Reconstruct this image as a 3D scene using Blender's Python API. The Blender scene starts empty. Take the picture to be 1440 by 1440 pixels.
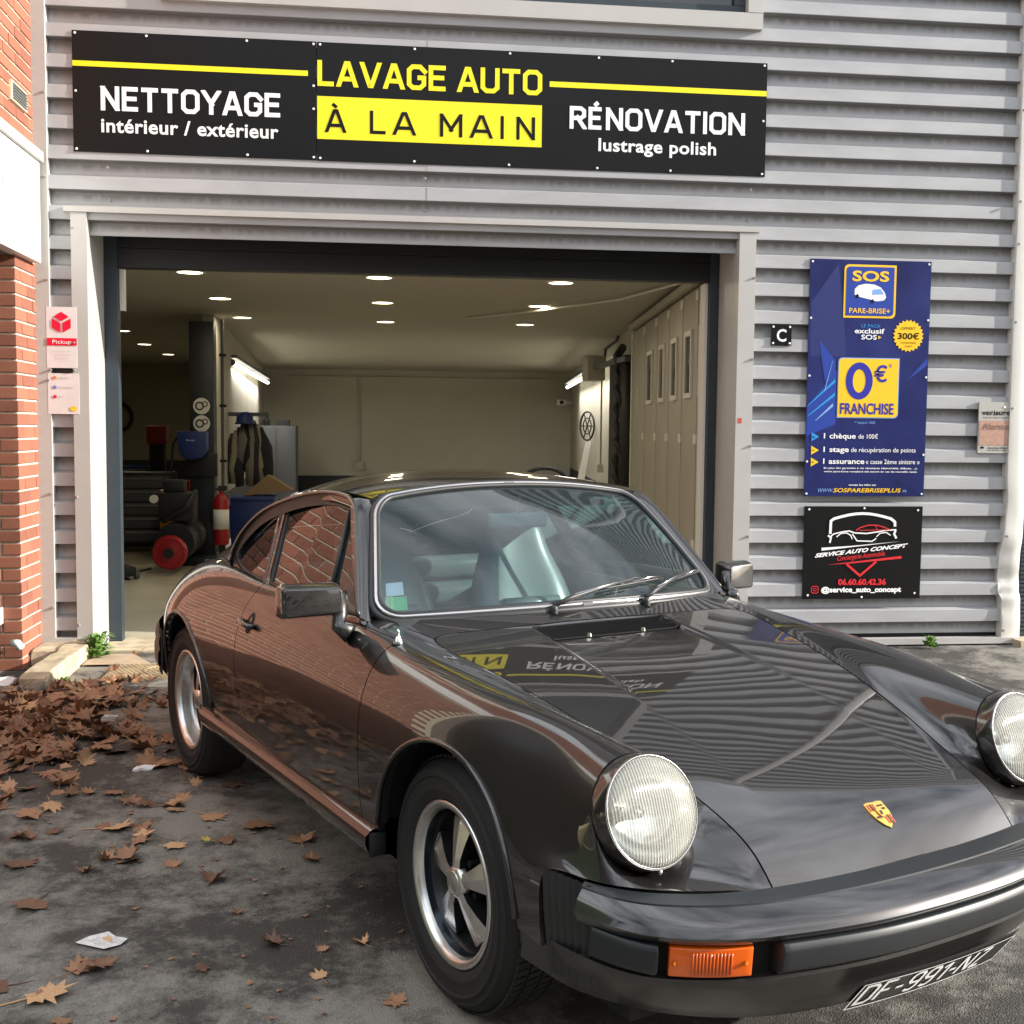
import bpy, bmesh, math, random
import numpy as np
from mathutils import Vector, Matrix
R = math.radians
C = bpy.context.scene.collection
random.seed(7)
# ------------------------------------------------------------------ camera
sc = bpy.context.scene
cd = bpy.data.cameras.new('camera'); cam = bpy.data.objects.new('camera', cd); C.objects.link(cam)
YAW, PIT, ROL, CH, FPX = .1183, -.0717, .0098, 1.4524, 1639.5
f_ = Vector((math.sin(YAW)*math.cos(PIT), math.cos(YAW)*math.cos(PIT), math.sin(PIT)))
r_ = Vector((math.cos(YAW), -math.sin(YAW), 0)); u_ = r_.cross(f_)
r2 = math.cos(ROL)*r_+math.sin(ROL)*u_; u2 = -math.sin(ROL)*r_+math.cos(ROL)*u_
M = Matrix.Identity(4)
for i in range(3): M[i][0], M[i][1], M[i][2] = r2[i], u2[i], -f_[i]
M[2][3] = CH
cam.matrix_world = M
cd.sensor_fit = 'HORIZONTAL'; cd.sensor_width = 36; cd.lens = 36*FPX/1440; cd.clip_start = .05; cd.clip_end = 2000
sc.camera = cam
# ------------------------------------------------------------------ world, sun, exposure
SUN = Vector((5.2, -1.0, 1.95)).normalized()
el = math.asin(SUN.z); az = math.atan2(SUN.x, SUN.y)
w = bpy.data.worlds.new('World'); sc.world = w; w.use_nodes = True
nt = w.node_tree; bg = nt.nodes['Background']
sk = nt.nodes.new('ShaderNodeTexSky'); sk.sky_type = 'NISHITA'; sk.sun_disc = False
sk.sun_elevation = el; sk.sun_rotation = az; sk.dust_density = 1.5; sk.air_density = 1.0
tc = nt.nodes.new('ShaderNodeTexCoord'); mp = nt.nodes.new('ShaderNodeMapping'); mp.inputs['Scale'].default_value = (1.2, 1.2, 3.2)
nz = nt.nodes.new('ShaderNodeTexNoise'); nz.inputs['Scale'].default_value = 1.7; nz.inputs['Detail'].default_value = 7; nz.inputs['Roughness'].default_value = .55
cr = nt.nodes.new('ShaderNodeValToRGB'); cr.color_ramp.elements[0].position = .34; cr.color_ramp.elements[1].position = .66
mx = nt.nodes.new('ShaderNodeMixRGB'); mx.inputs['Color2'].default_value = (17.5, 18.0, 18.8, 1)
nt.links.new(tc.outputs['Generated'], mp.inputs[0]); nt.links.new(mp.outputs[0], nz.inputs['Vector'])
nt.links.new(nz.outputs['Fac'], cr.inputs[0]); nt.links.new(cr.outputs[0], mx.inputs['Fac'])
nt.links.new(sk.outputs[0], mx.inputs['Color1']); nt.links.new(mx.outputs[0], bg.inputs['Color'])
bg.inputs['Strength'].default_value = .08
ld = bpy.data.lights.new('sun', 'SUN'); ld.energy = 5.0; ld.angle = R(.53); ld.color = (1, .95, .87)
lo = bpy.data.objects.new('sun', ld); C.objects.link(lo); lo.rotation_euler = SUN.to_track_quat('Z', 'Y').to_euler(); lo.location = (20, -5, 12)
sc.view_settings.view_transform = 'Standard'; sc.view_settings.look = 'None'; sc.view_settings.exposure = .92
sc.view_settings.gamma = 1; sc.view_settings.use_curve_mapping = False
sc.cycles.max_bounces = 10; sc.cycles.glossy_bounces = 6; sc.cycles.transparent_max_bounces = 16
sc.cycles.use_denoising = True; sc.cycles.sample_clamp_indirect = 6; sc.cycles.use_adaptive_sampling = True; sc.cycles.adaptive_threshold = .01
# ------------------------------------------------------------------ materials
def srgb(h):
    v = [int(h[i:i+2], 16)/255 for i in (0, 2, 4)]
    return tuple((c/12.92 if c <= .04045 else ((c+.055)/1.055)**2.4) for c in v)
def mat(name, col, rough=.6, metal=0., coat=0., spec=.5, noise=0, nscale=8, bump=0, bscale=200, emit=None, es=0, crough=.02, stretch=None, bdist=.002):
    m = bpy.data.materials.new(name); m.use_nodes = True; n = m.node_tree; b = n.nodes['Principled BSDF']
    b.inputs['Base Color'].default_value = (*col, 1); b.inputs['Roughness'].default_value = rough
    b.inputs['Metallic'].default_value = metal; b.inputs['Coat Weight'].default_value = coat; b.inputs['Coat Roughness'].default_value = crough
    b.inputs['Specular IOR Level'].default_value = spec
    if emit: b.inputs['Emission Color'].default_value = (*emit, 1); b.inputs['Emission Strength'].default_value = es
    if noise or bump:
        t = n.nodes.new('ShaderNodeTexCoord'); vec = t.outputs['Object']
        if stretch:
            q = n.nodes.new('ShaderNodeMapping'); q.inputs['Scale'].default_value = stretch; n.links.new(vec, q.inputs[0]); vec = q.outputs[0]
    if noise:
        z = n.nodes.new('ShaderNodeTexNoise'); z.inputs['Scale'].default_value = nscale; z.inputs['Detail'].default_value = 6; z.inputs['Roughness'].default_value = .6
        r = n.nodes.new('ShaderNodeValToRGB'); r.color_ramp.elements[0].position = .3; r.color_ramp.elements[1].position = .7
        r.color_ramp.elements[0].color = (*[c*(1-noise) for c in col], 1); r.color_ramp.elements[1].color = (*[min(1, c*(1+noise)) for c in col], 1)
        n.links.new(vec, z.inputs['Vector']); n.links.new(z.outputs['Fac'], r.inputs[0]); n.links.new(r.outputs[0], b.inputs['Base Color'])
        mr = n.nodes.new('ShaderNodeMapRange'); mr.inputs['To Min'].default_value = max(0.02, rough-.12*min(1, noise*3)); mr.inputs['To Max'].default_value = min(1, rough+.12*min(1, noise*3))
        n.links.new(z.outputs['Fac'], mr.inputs['Value']); n.links.new(mr.outputs[0], b.inputs['Roughness'])
    if bump:
        z = n.nodes.new('ShaderNodeTexNoise'); z.inputs['Scale'].default_value = bscale; z.inputs['Detail'].default_value = 4
        u = n.nodes.new('ShaderNodeBump'); u.inputs['Strength'].default_value = bump; u.inputs['Distance'].default_value = bdist
        n.links.new(vec, z.inputs['Vector']); n.links.new(z.outputs['Fac'], u.inputs['Height']); n.links.new(u.outputs[0], b.inputs['Normal'])
    return m
# ------------------------------------------------------------------ object helpers
def link(name, me, parent=None, mats=None, smooth=False, loc=None):
    o = bpy.data.objects.new(name, me); C.objects.link(o)
    if mats is not None:
        for q in (mats if isinstance(mats, (list, tuple)) else [mats]): me.materials.append(q)
    if smooth: me.polygons.foreach_set('use_smooth', [True]*len(me.polygons))
    if parent is not None: o.parent = parent
    if loc is not None: o.location = loc
    return o
def tag(o, label=None, cat=None, group=None, kind=None):
    if label: o['label'] = label
    if cat: o['category'] = cat
    if group: o['group'] = group
    if kind: o['kind'] = kind
    return o
def empty(name, loc=(0, 0, 0), rz=0, **k):
    o = bpy.data.objects.new(name, None); C.objects.link(o); o.location = loc; o.rotation_euler = (0, 0, rz); o.empty_display_size = .1
    return tag(o, **k)
class MB:
    def __init__(s): s.v = []; s.f = []; s.m = []
    def add(s, vs, fs, mi=0):
        b = len(s.v); s.v += [tuple(p) for p in vs]; s.f += [tuple(i+b for i in f) for f in fs]; s.m += [mi]*len(fs); return s
    def box(s, x0, y0, z0, x1, y1, z1, mi=0):
        v = [(x0,y0,z0),(x1,y0,z0),(x1,y1,z0),(x0,y1,z0),(x0,y0,z1),(x1,y0,z1),(x1,y1,z1),(x0,y1,z1)]
        return s.add(v, [(0,3,2,1),(4,5,6,7),(0,1,5,4),(1,2,6,5),(2,3,7,6),(3,0,4,7)], mi)
    def tube(s, pts, r, n=10, closed=False, mi=0, cap=True):
        pts = [Vector(p) for p in pts]; N = len(pts); rs = r if isinstance(r, (list, tuple)) else [r]*N
        prev = None; rings = []
        for i, p in enumerate(pts):
            if closed: t = pts[(i+1) % N]-pts[i-1]
            else: t = pts[min(i+1, N-1)]-pts[max(i-1, 0)]
            t.normalize()
            if prev is None:
                a = Vector((0, 0, 1)) if abs(t.z) < .9 else Vector((1, 0, 0)); nn = (a-t*a.dot(t)).normalized()
            else: nn = (prev-t*prev.dot(t)).normalized()
            prev = nn; bb = t.cross(nn)
            rings.append([p+rs[i]*(math.cos(2*math.pi*k/n)*nn+math.sin(2*math.pi*k/n)*bb) for k in range(n)])
        vs = [q for g in rings for q in g]; fs = []
        for i in range(N if closed else N-1):
            j = (i+1) % N
            for k in range(n): fs.append((i*n+k, i*n+(k+1) % n, j*n+(k+1) % n, j*n+k))
        if not closed and cap: fs += [tuple(range(n))[::-1], tuple((N-1)*n+k for k in range(n))]
        return s.add(vs, fs, mi)
    def lathe(s, prof, n=32, axis='Y', c=(0, 0, 0), mi=0, closed=False):
        # prof: (r, h) ; axis of revolution
        vs = []
        for k in range(n):
            a = 2*math.pi*k/n; ca, sa = math.cos(a), math.sin(a)
            for r, h in prof:
                p = {'Y': (r*ca, h, r*sa), 'Z': (r*ca, r*sa, h), 'X': (h, r*ca, r*sa)}[axis]
                vs.append((p[0]+c[0], p[1]+c[1], p[2]+c[2]))
        m = len(prof); fs = []
        for k in range(n):
            k2 = (k+1) % n
            for i in range(m if closed else m-1):
                j = (i+1) % m
                fs.append((k*m+i, k*m+j, k2*m+j, k2*m+i))
        return s.add(vs, fs, mi)
    def prism(s, poly, a, b, plane='XZ', mi=0):
        # poly in plane coordinates, extruded between a and b on third axis
        def P(p, h): return {'XZ': (p[0], h, p[1]), 'XY': (p[0], p[1], h), 'YZ': (h, p[0], p[1])}[plane]
        n = len(poly); vs = [P(p, a) for p in poly]+[P(p, b) for p in poly]
        fs = [tuple(range(n)), tuple(range(2*n-1, n-1, -1))]+[(i, i+n, (i+1) % n+n, (i+1) % n) for i in range(n)]
        return s.add(vs, fs, mi)
    def mesh(s, name='m', clean=True, tri=False):
        me = bpy.data.meshes.new(name); me.from_pydata(s.v, [], s.f); me.polygons.foreach_set('material_index', s.m)
        if clean:
            bm = bmesh.new(); bm.from_mesh(me); bmesh.ops.recalc_face_normals(bm, faces=bm.faces); bm.to_mesh(me); bm.free()
        me.update(); return me
    def build(s, name, mats, parent=None, smooth=False, bevel=0, seg=2, loc=None, auto=None):
        me = s.mesh(name); o = link(name, me, parent, mats, smooth, loc)
        if bevel:
            bm = bmesh.new(); bm.from_mesh(me)
            bmesh.ops.remove_doubles(bm, verts=bm.verts, dist=1e-5)
            es = [e for e in bm.edges if len(e.link_faces) == 2 and e.calc_face_angle() > .5]
            bmesh.ops.bevel(bm, geom=es, offset=bevel, segments=seg, profile=.5, affect='EDGES'); bm.to_mesh(me); bm.free()
            me.polygons.foreach_set('use_smooth', [True]*len(me.polygons))
        if auto or bevel: me.set_sharp_from_angle(angle=R(auto or 40))
        return o
def box(name, x0, y0, z0, x1, y1, z1, m, parent=None, bevel=0, **k):
    return MB().box(x0, y0, z0, x1, y1, z1).build(name, m, parent, bevel=bevel, **k)
# text -> mesh. plane facing -Y (XZ), returns mesh in object at given width
def text(name, s, x, y, z, h, m, parent, width=None, bold=0, extr=.0005, align='LEFT', shear=0, sp=1.0, M3=None):
    cu = bpy.data.curves.new('t', 'FONT'); cu.body = s; cu.size = 1; cu.offset = bold; cu.extrude = 0; cu.shear = shear; cu.space_character = sp; cu.resolution_u = 3
    o = bpy.data.objects.new('t', cu); C.objects.link(o)
    dg = bpy.context.evaluated_depsgraph_get(); me = bpy.data.meshes.new_from_object(o.evaluated_get(dg))
    bpy.data.objects.remove(o); bpy.data.curves.remove(cu)
    V = np.array([v.co[:] for v in me.vertices])
    if len(V) == 0: return None
    x0, x1 = V[:, 0].min(), V[:, 0].max()
    cap = .73
    sy = h/cap; sx = sy if width is None else width/(x1-x0)
    W = (x1-x0)*sx; off = {'LEFT': 0, 'CENTER': -W/2, 'RIGHT': -W}[align]
    P = np.stack([x+off+(V[:, 0]-x0)*sx, np.full(len(V), y-extr), z+V[:, 1]*sy], 1)
    if M3 is not None: P = M3(P)
    me.vertices.foreach_set('co', P.ravel()); me.update()
    return link(name, me, parent, m)
# ================================================================== SETTING MATERIALS
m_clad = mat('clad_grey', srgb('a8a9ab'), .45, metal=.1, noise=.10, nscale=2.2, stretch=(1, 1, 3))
n_ = m_clad.node_tree; b_ = n_.nodes['Principled BSDF']; src_ = b_.inputs['Base Color'].links[0].from_socket   # painted shade band under each rib, mixed with grime streaks
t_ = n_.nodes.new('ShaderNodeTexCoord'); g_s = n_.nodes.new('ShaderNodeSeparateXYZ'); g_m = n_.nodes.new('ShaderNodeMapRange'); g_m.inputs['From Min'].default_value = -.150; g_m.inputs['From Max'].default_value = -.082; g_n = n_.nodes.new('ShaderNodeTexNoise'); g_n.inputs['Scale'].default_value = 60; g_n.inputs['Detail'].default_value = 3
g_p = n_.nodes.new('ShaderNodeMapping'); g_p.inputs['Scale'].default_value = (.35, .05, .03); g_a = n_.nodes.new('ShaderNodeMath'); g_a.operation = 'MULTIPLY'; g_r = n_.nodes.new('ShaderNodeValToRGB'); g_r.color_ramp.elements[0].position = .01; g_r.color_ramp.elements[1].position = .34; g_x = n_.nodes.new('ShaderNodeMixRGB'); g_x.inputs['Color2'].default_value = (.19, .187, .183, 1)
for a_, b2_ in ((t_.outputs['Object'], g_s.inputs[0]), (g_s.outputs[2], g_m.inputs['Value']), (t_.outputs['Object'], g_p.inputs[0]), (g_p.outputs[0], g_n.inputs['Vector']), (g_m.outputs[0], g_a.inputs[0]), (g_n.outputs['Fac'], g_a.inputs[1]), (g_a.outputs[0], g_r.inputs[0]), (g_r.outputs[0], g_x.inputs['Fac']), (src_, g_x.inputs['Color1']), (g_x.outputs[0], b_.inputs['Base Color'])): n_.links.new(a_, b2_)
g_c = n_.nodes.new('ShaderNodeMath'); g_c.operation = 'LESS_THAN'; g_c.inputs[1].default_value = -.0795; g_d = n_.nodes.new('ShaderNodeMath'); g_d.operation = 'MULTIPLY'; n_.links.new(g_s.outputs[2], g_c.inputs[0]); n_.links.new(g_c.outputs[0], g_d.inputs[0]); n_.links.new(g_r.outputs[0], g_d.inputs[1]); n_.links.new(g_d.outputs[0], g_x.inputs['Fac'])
m_flash = mat('flash_grey', srgb('b3b1ad'), .42, metal=.1, noise=.05, nscale=2)
m_blue = mat('frame_blue', srgb('2b353d'), .45, noise=.12, nscale=5); m_blue_shade = mat('header_blue_shade', srgb('0b1014'), .5, noise=.1, nscale=5)  # header blue deepened: shade under the lintel put into its colour
m_bolt = mat('bolt', srgb('b0b0b0'), .3, metal=.8)
m_conc = mat('concrete', srgb('b4a68c'), .9, noise=.3, nscale=9, bump=.6, bscale=60)
m_int = mat('interior_wall', srgb('b0ac9e'), .9, noise=.06, nscale=1.5, bump=.2, bscale=30)
m_dado = mat('dado_black', srgb('24262a'), .6)
m_ceil = mat('ceiling_paint', srgb('a8a498'), .85, noise=.04, nscale=.6)
m_ifloor = mat('interior_floor', srgb('c2bca6'), .42, noise=.14, nscale=1.6)
m_panel = mat('panel_beige', srgb('a9a497'), .5, noise=.05, nscale=2)
m_dark = mat('near_black', srgb('1a1b1d'), .6)
m_grey = mat('mid_grey', srgb('55585c'), .55)
m_white = mat('white_paint', srgb('dcdad2'), .5)
m_glassd = mat('dark_glass', srgb('10161a'), .06, spec=.8)
# --- asphalt
def asphalt(name, dark, light, lo, hi, seed, sc_=1.3):
    m = mat(name, light, .85); n = m.node_tree; b = n.nodes['Principled BSDF']; L = n.links.new
    t = n.nodes.new('ShaderNodeTexCoord'); v = t.outputs['Object']
    def N(s, d=6, r=.6, dist=0.):
        z = n.nodes.new('ShaderNodeTexNoise'); z.inputs['Scale'].default_value = s; z.inputs['Detail'].default_value = d; z.inputs['Roughness'].default_value = r; z.inputs['Distortion'].default_value = dist
        z.noise_dimensions = '4D'; z.inputs['W'].default_value = seed; L(v, z.inputs['Vector']); return z
    big = N(sc_, 15, .82, .15); r = n.nodes.new('ShaderNodeValToRGB'); r.color_ramp.elements[0].position = lo; r.color_ramp.elements[1].position = hi
    r.color_ramp.elements[0].color = (*dark, 1); r.color_ramp.elements[1].color = (*light, 1); L(big.outputs['Fac'], r.inputs[0])
    fine = N(260, 3, .7); fr = n.nodes.new('ShaderNodeMapRange'); fr.inputs['From Min'].default_value = .3; fr.inputs['From Max'].default_value = .7; fr.inputs['To Min'].default_value = .5; fr.inputs['To Max'].default_value = 1.6; L(fine.outputs['Fac'], fr.inputs['Value'])
    mul = n.nodes.new('ShaderNodeMixRGB'); mul.blend_type = 'MULTIPLY'; mul.inputs['Fac'].default_value = 1; L(r.outputs[0], mul.inputs['Color1']); L(fr.outputs[0], mul.inputs['Color2'])
    vo = n.nodes.new('ShaderNodeTexVoronoi'); vo.inputs['Scale'].default_value = 55; L(v, vo.inputs['Vector'])
    vr = n.nodes.new('ShaderNodeValToRGB'); vr.color_ramp.elements[0].position = .05; vr.color_ramp.elements[0].color = (1, 1, 1, 1); vr.color_ramp.elements[1].position = .09; vr.color_ramp.elements[1].color = (0, 0, 0, 1); L(vo.outputs['Distance'], vr.inputs[0])
    m2 = n.nodes.new('ShaderNodeMixRGB'); m2.inputs['Color2'].default_value = (.32, .3, .27, 1); L(vr.outputs[0], m2.inputs['Fac']); L(mul.outputs[0], m2.inputs['Color1'])
    L(m2.outputs[0], b.inputs['Base Color'])
    v2 = n.nodes.new('ShaderNodeTexVoronoi'); v2.inputs['Scale'].default_value = 210; L(v, v2.inputs['Vector'])
    add = n.nodes.new('ShaderNodeMath'); add.operation = 'ADD'; L(v2.outputs['Distance'], add.inputs[0]); L(fine.outputs['Fac'], add.inputs[1])
    bp = n.nodes.new('ShaderNodeBump'); bp.inputs['Strength'].default_value = .75; bp.inputs['Distance'].default_value = .0035; L(add.outputs[0], bp.inputs['Height']); L(bp.outputs[0], b.inputs['Normal'])
    rr = n.nodes.new('ShaderNodeMapRange'); rr.inputs['To Min'].default_value = .5; rr.inputs['To Max'].default_value = .95; L(big.outputs['Fac'], rr.inputs['Value']); L(rr.outputs[0], b.inputs['Roughness'])
    return m
m_asph = asphalt('asphalt', (.048, .044, .038), (.235, .22, .19), .46, .56, 3.1)
tag(MB().add([(-400, -400, 0), (400, -400, 0), (400, 400, 0), (-400, 400, 0)], [(0, 1, 2, 3)]).build('asphalt_ground', m_asph), kind='structure')
# ================================================================== GARAGE BUILDING
FY = 7.51; PANY = 7.564
bld = empty('garage_building', (0, FY, 0), label='grey ribbed metal workshop building with a wide open doorway', cat='building')
def P_(mb): # shift world geometry into building-local coordinates
    mb.v = [(x, y-FY, z) for x, y, z in mb.v]; return mb
def bpart(name, m, mb, **k): return P_(mb).build(name, m, bld, **k)
def rib_mesh(x0, x1):
    pr = [(PANY, .016), (FY, .0), (FY, -.078), (PANY, -.086), (PANY, -.165)]
    back = PANY+.012
    poly = pr+[(back, -.165), (back, .017)]
    return MB().prism([(y-FY, z) for y, z in poly], x0, x1, 'YZ').mesh('cladding_rib')
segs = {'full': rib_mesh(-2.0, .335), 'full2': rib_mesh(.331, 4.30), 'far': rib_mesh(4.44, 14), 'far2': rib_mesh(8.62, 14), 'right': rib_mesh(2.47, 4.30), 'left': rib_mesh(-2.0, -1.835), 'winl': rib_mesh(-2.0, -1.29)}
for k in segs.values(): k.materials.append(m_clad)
for i in range(36):
    z = .24+.182*i-.0005*i
    kinds = ['right', 'left'] if z < 2.74 else ['full', 'full2'] if z < 4.06 or z > 5.5 else ['right', 'winl']
    kinds.append('far' if z > 3.65 else 'far2')
    for k in kinds:
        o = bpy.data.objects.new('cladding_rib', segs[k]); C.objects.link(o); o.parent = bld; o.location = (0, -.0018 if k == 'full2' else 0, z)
MBx = MB
# trims
bpart('base_trim', m_flash, MB().box(2.47, 7.47, .012, 4.43, 7.54, .052))
bpart('base_trim', m_flash, MB().box(-2.065, 7.47, .045, -1.735, 7.54, .118))
bpart('base_wall', m_dark, MB().box(2.5, 7.58, -.1, 4.4, 7.7, .2))
bpart('corner_flashing', m_flash, MB().box(-2.075, 7.485, .12, -1.972, 7.56, 6.8))
bpart('corner_flashing', m_flash, MB().box(-2.235, 7.505, 2.2, -2.079, 7.6, 6.8))
# door surround: front faces, reveals, lintel
m_rev = m_flash
bpart('door_jamb', m_flash, MB().box(-1.84, 7.486, .1, -1.745, 7.56, 2.742).box(-1.81, 7.561, .0, -1.747, 7.93, 2.742))
bpart('door_jamb', m_flash, MB().box(-1.81, 7.49, -.02, -1.747, 7.56, .099))
bpart('door_jamb', m_flash, MB().box(2.369, 7.486, 0, 2.481, 7.56, 2.742).box(2.371, 7.561, 0, 2.43, 7.93, 2.742))
bpart('door_lintel', m_flash, MB().box(-1.88, 7.478, 2.744, 2.503, 7.56, 2.778).box(-1.8, 7.561, 2.744, 2.42, 7.93, 2.8))
# dented corner strip on the right, its lower half pushed in
def dent(z):
    return (.012*math.exp(-((z-1.0)/.10)**2)-.030*math.exp(-((z-.55)/.16)**2)-.02*math.exp(-((z-.38)/.05)**2), .03*math.exp(-((z-.52)/.13)**2)+.012*math.sin(z*31)*math.exp(-((z-.45)/.25)**2)+.02*math.exp(-((z-.36)/.03)**2))
vs = []; fs = []; NZ = 150
for i in range(NZ+1):
    z = .052+(6.8-.052)*(i/NZ)**2.2; dx, dy = dent(z)
    xa, xb = 4.286+dx, 4.42-.006*z+dx*.4
    for x, y in [(xa, 7.56), (xa, 7.486+dy), (xa+.02, 7.483+dy*1.2), ((xa+xb)/2, 7.483+dy*.3+.006*math.sin(z*17)*math.exp(-((z-.6)/.5)**2)), (xb-.012, 7.483+dy*.6), (xb, 7.488+dy*.5), (xb, 7.56)]: vs.append((x, y-FY, z))
for i in range(NZ):
    for k in range(6): a = i*7+k; fs.append((a, a+1, a+8, a+7))
me = MB().add(vs, fs).mesh('corner_strip'); o = link('corner_strip', me, bld, mat('strip_bright', srgb('dbd9d2'), .4, metal=.15, noise=.04, nscale=6), True); me.set_sharp_from_angle(angle=R(40)); tag(o, 'bright metal corner strip bent inwards near the ground')
# bolts
bm_bolt = MB().lathe([(0, -.012), (.006, -.012), (.0085, -.007), (.0085, 0)], 10).mesh('bolt'); bm_bolt.materials.append(m_bolt)
def bolt(x, z, y=FY-.003, parent=bld, s=1):
    o = bpy.data.objects.new('bolt', bm_bolt); C.objects.link(o); o.parent = parent; o.location = (x, y-FY if parent is bld else y, z); o.scale = (s, s, s)
for z in (.31, 1.02, 1.72, 2.33, 2.95, 3.45): bolt(-1.984, z, 7.486)
for z in (.2, 1.0, 1.95, 2.65): bolt(-1.83, z, 7.487)
for z in (.75, 1.35, 1.92, 2.45): bolt(2.472, z, 7.487)
for z in (.1, .75, 1.62, 2.2, 2.72, 3.0, 3.6): bolt(4.297, z, 7.482)
for x in (-1.62, .32, 2.44): bolt(x, 2.83, PANY-.002); bolt(x, 3.02, FY)
for x in (-1.0, .0, .8, 1.6): bolt(x, 2.745, 7.8, s=.8)
# blue inner frame
bpart('roller_frame', m_blue, MB().box(-1.745, 7.932, 0, -1.662, 8.02, 2.74)); bpart('roller_frame', m_blue, MB().box(2.308, 7.932, 0, 2.369, 8.02, 2.74))
bpart('roller_box', m_blue_shade, MB().box(-1.662, 7.932, 2.60, 2.308, 8.02, 2.74).box(-1.662, 7.94, 2.475, 2.308, 8.05, 2.598))
bpart('roller_guide', m_white, MB().box(2.286, 7.98, .02, 2.306, 8.1, 2.47)); bpart('roller_guide', m_white, MB().box(-1.66, 7.99, 2.2, -1.63, 8.05, 2.47))
# upper window
bpart('window_surround', m_flash, MB().box(-1.29, 7.47, 4.03, 2.485, 7.56, 4.13).box(2.385, 7.468, 4.132, 2.487, 7.56, 5.4).box(-1.29, 7.468, 4.132, -1.19, 7.56, 5.4).box(-1.29, 7.47, 5.402, 2.485, 7.56, 5.5))
bpart('window_frame', m_blue, MB().box(-1.19, 7.53, 4.132, 2.385, 7.6, 4.19).box(2.31, 7.528, 4.192, 2.385, 7.6, 5.4).box(-1.19, 7.528, 4.192, -1.12, 7.6, 5.4).box(.55, 7.528, 4.192, .62, 7.6, 5.4))
bpart('window_glass', m_glassd, MB().box(-1.12, 7.56, 4.192, 2.31, 7.575, 5.4))
# dark roller door at far right, concrete pad
rd = MB()
for i in range(115): z = .06+i*.03; rd.box(4.44, 7.535, z, 8.5, 7.56, z+.022).box(4.44, 7.55, z+.022, 8.5, 7.57, z+.03)
bpart('ribbed_roller_door', m_blue, rd); bpart('roller_sill', m_conc, MB().box(4.36, 7.36, -.02, 6.6, 7.6, .045))
bpart('corner_flashing', m_flash, MB().box(8.5, 7.48, 0, 8.62, 7.56, 3.6)); bpart('door_lintel', m_flash, MB().box(4.43, 7.478, 3.5, 8.65, 7.56, 3.6)); bpart('side_wall', m_flash, MB().box(4.43, 7.59, 3.5, 14, 7.66, 6.8).box(8.6, 7.59, 0, 14, 7.66, 3.5)); bpart('roof', m_flash, MB().box(-7, 7.55, 6.8, 14, 27, 7.0))
bpart('backing_wall', m_dark, MB().box(-2.2, 7.60, 2.8, 4.4, 7.66, 6.79).box(2.49, 7.60, .2, 4.42, 7.66, 2.8).box(-2.2, 7.60, -.1, -1.83, 7.66, 2.8))
tag(MB().box(-2.2, 7.6, -.12, 2.6, 8.1, .012).build('door_threshold', m_conc), kind='structure')
# ---------------------------------------------------------- interior shell
def struct(name, m, mb, **k): return tag(mb.build(name, m, **k), kind='structure')
struct('garage_floor', m_ifloor, MB().box(-6, 8.1, -.1, 5, 25.2, .02))
struct('garage_ceiling', m_ceil, MB().box(-6, 8.06, 2.65, 5, 25.2, 2.74))
struct('garage_wall', m_int, MB().box(-2.45, 24.9, .42, 4.6, 25.1, 2.65)); struct('garage_wall', m_dado, MB().box(-2.45, 24.89, 0, 4.6, 25.1, .418))
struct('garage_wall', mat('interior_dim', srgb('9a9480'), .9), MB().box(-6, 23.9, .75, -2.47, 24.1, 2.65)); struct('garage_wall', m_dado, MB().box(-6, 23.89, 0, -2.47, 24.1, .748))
struct('garage_wall', m_int, MB().box(-6, 8.1, 0, -5.9, 24, 2.65)); struct('garage_wall', m_dark, MB().box(-6, 8.06, 0, -1.84, 8.12, 2.65))
def slab(x0, y0, x1, y1, z0, z1, t): # vertical slab along a line, thickness t to the side away from room
    d = Vector((x1-x0, y1-y0)).normalized(); n = Vector((d.y, -d.x))*t
    return MB().prism([(x0, y0), (x1, y1), (x1+n.x, y1+n.y), (x0+n.x, y0+n.y)], z0, z1, 'XY')
struct('garage_partition', m_int, slab(-1.72, 13.0, -2.29, 24.9, .64, 2.65, -.12)); struct('garage_partition', m_dado, slab(-1.712, 13.0, -2.28, 24.9, 0, .638, -.12))
struct('garage_side_wall', m_int, slab(2.43, 8.04, 4.22, 24.9, .62, 2.65, .15)); struct('garage_side_wall', m_dado, slab(2.424, 8.04, 4.21, 24.9, 0, .618, .15))
# sectional side door: vertical boards with small windows
WX = lambda y: 2.40+.106*(y-8)
sd = empty('sectional_door', (2.4, 8.1, 0), label='beige sliding sectional door with tall boards and white framed panes inside the doorway', cat='door')
ys = [8.06, 8.565, 9.29, 10.04, 10.8, 11.7, 12.77]
for a, b in zip(ys[:-1], ys[1:]):
    a2, b2 = a+.018, b-.018; t = -.05
    def L(y, off): return (WX(y)-off-2.4, y-8.1)
    MB().prism([L(a2, .055), L(b2, .055), L(b2, .01), L(a2, .01)], .05, 2.52, 'XY').build('door_board', m_panel, sd, bevel=.006)
    if b < 12:
        c = (a+b)/2; h = (b-a)*.22
        fr = MB()
        for (p, q, z0, z1) in [(c-h, c+h, 1.70, 1.74), (c-h, c+h, 2.18, 2.22), (c-h, c-h+.035, 1.742, 2.178), (c+h-.035, c+h, 1.742, 2.178)]:
            fr.prism([L(p, .075), L(q, .075), L(q, .056), L(p, .056)], z0, z1, 'XY')
        f = fr.build('window_frame', m_white, sd); MB().prism([L(c-h+.036, .062), L(c+h-.036, .062), L(c+h-.036, .057), L(c-h+.036, .057)], 1.742, 2.178, 'XY').build('pane', m_glassd, f)
    for z in (1.35, .55, 2.42):
        MB().prism([L(b-.06, .07), L(b+.05, .07), L(b+.05, .056), L(b-.06, .056)], z, z+.07, 'XY').build('hinge', m_white, sd)
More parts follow.
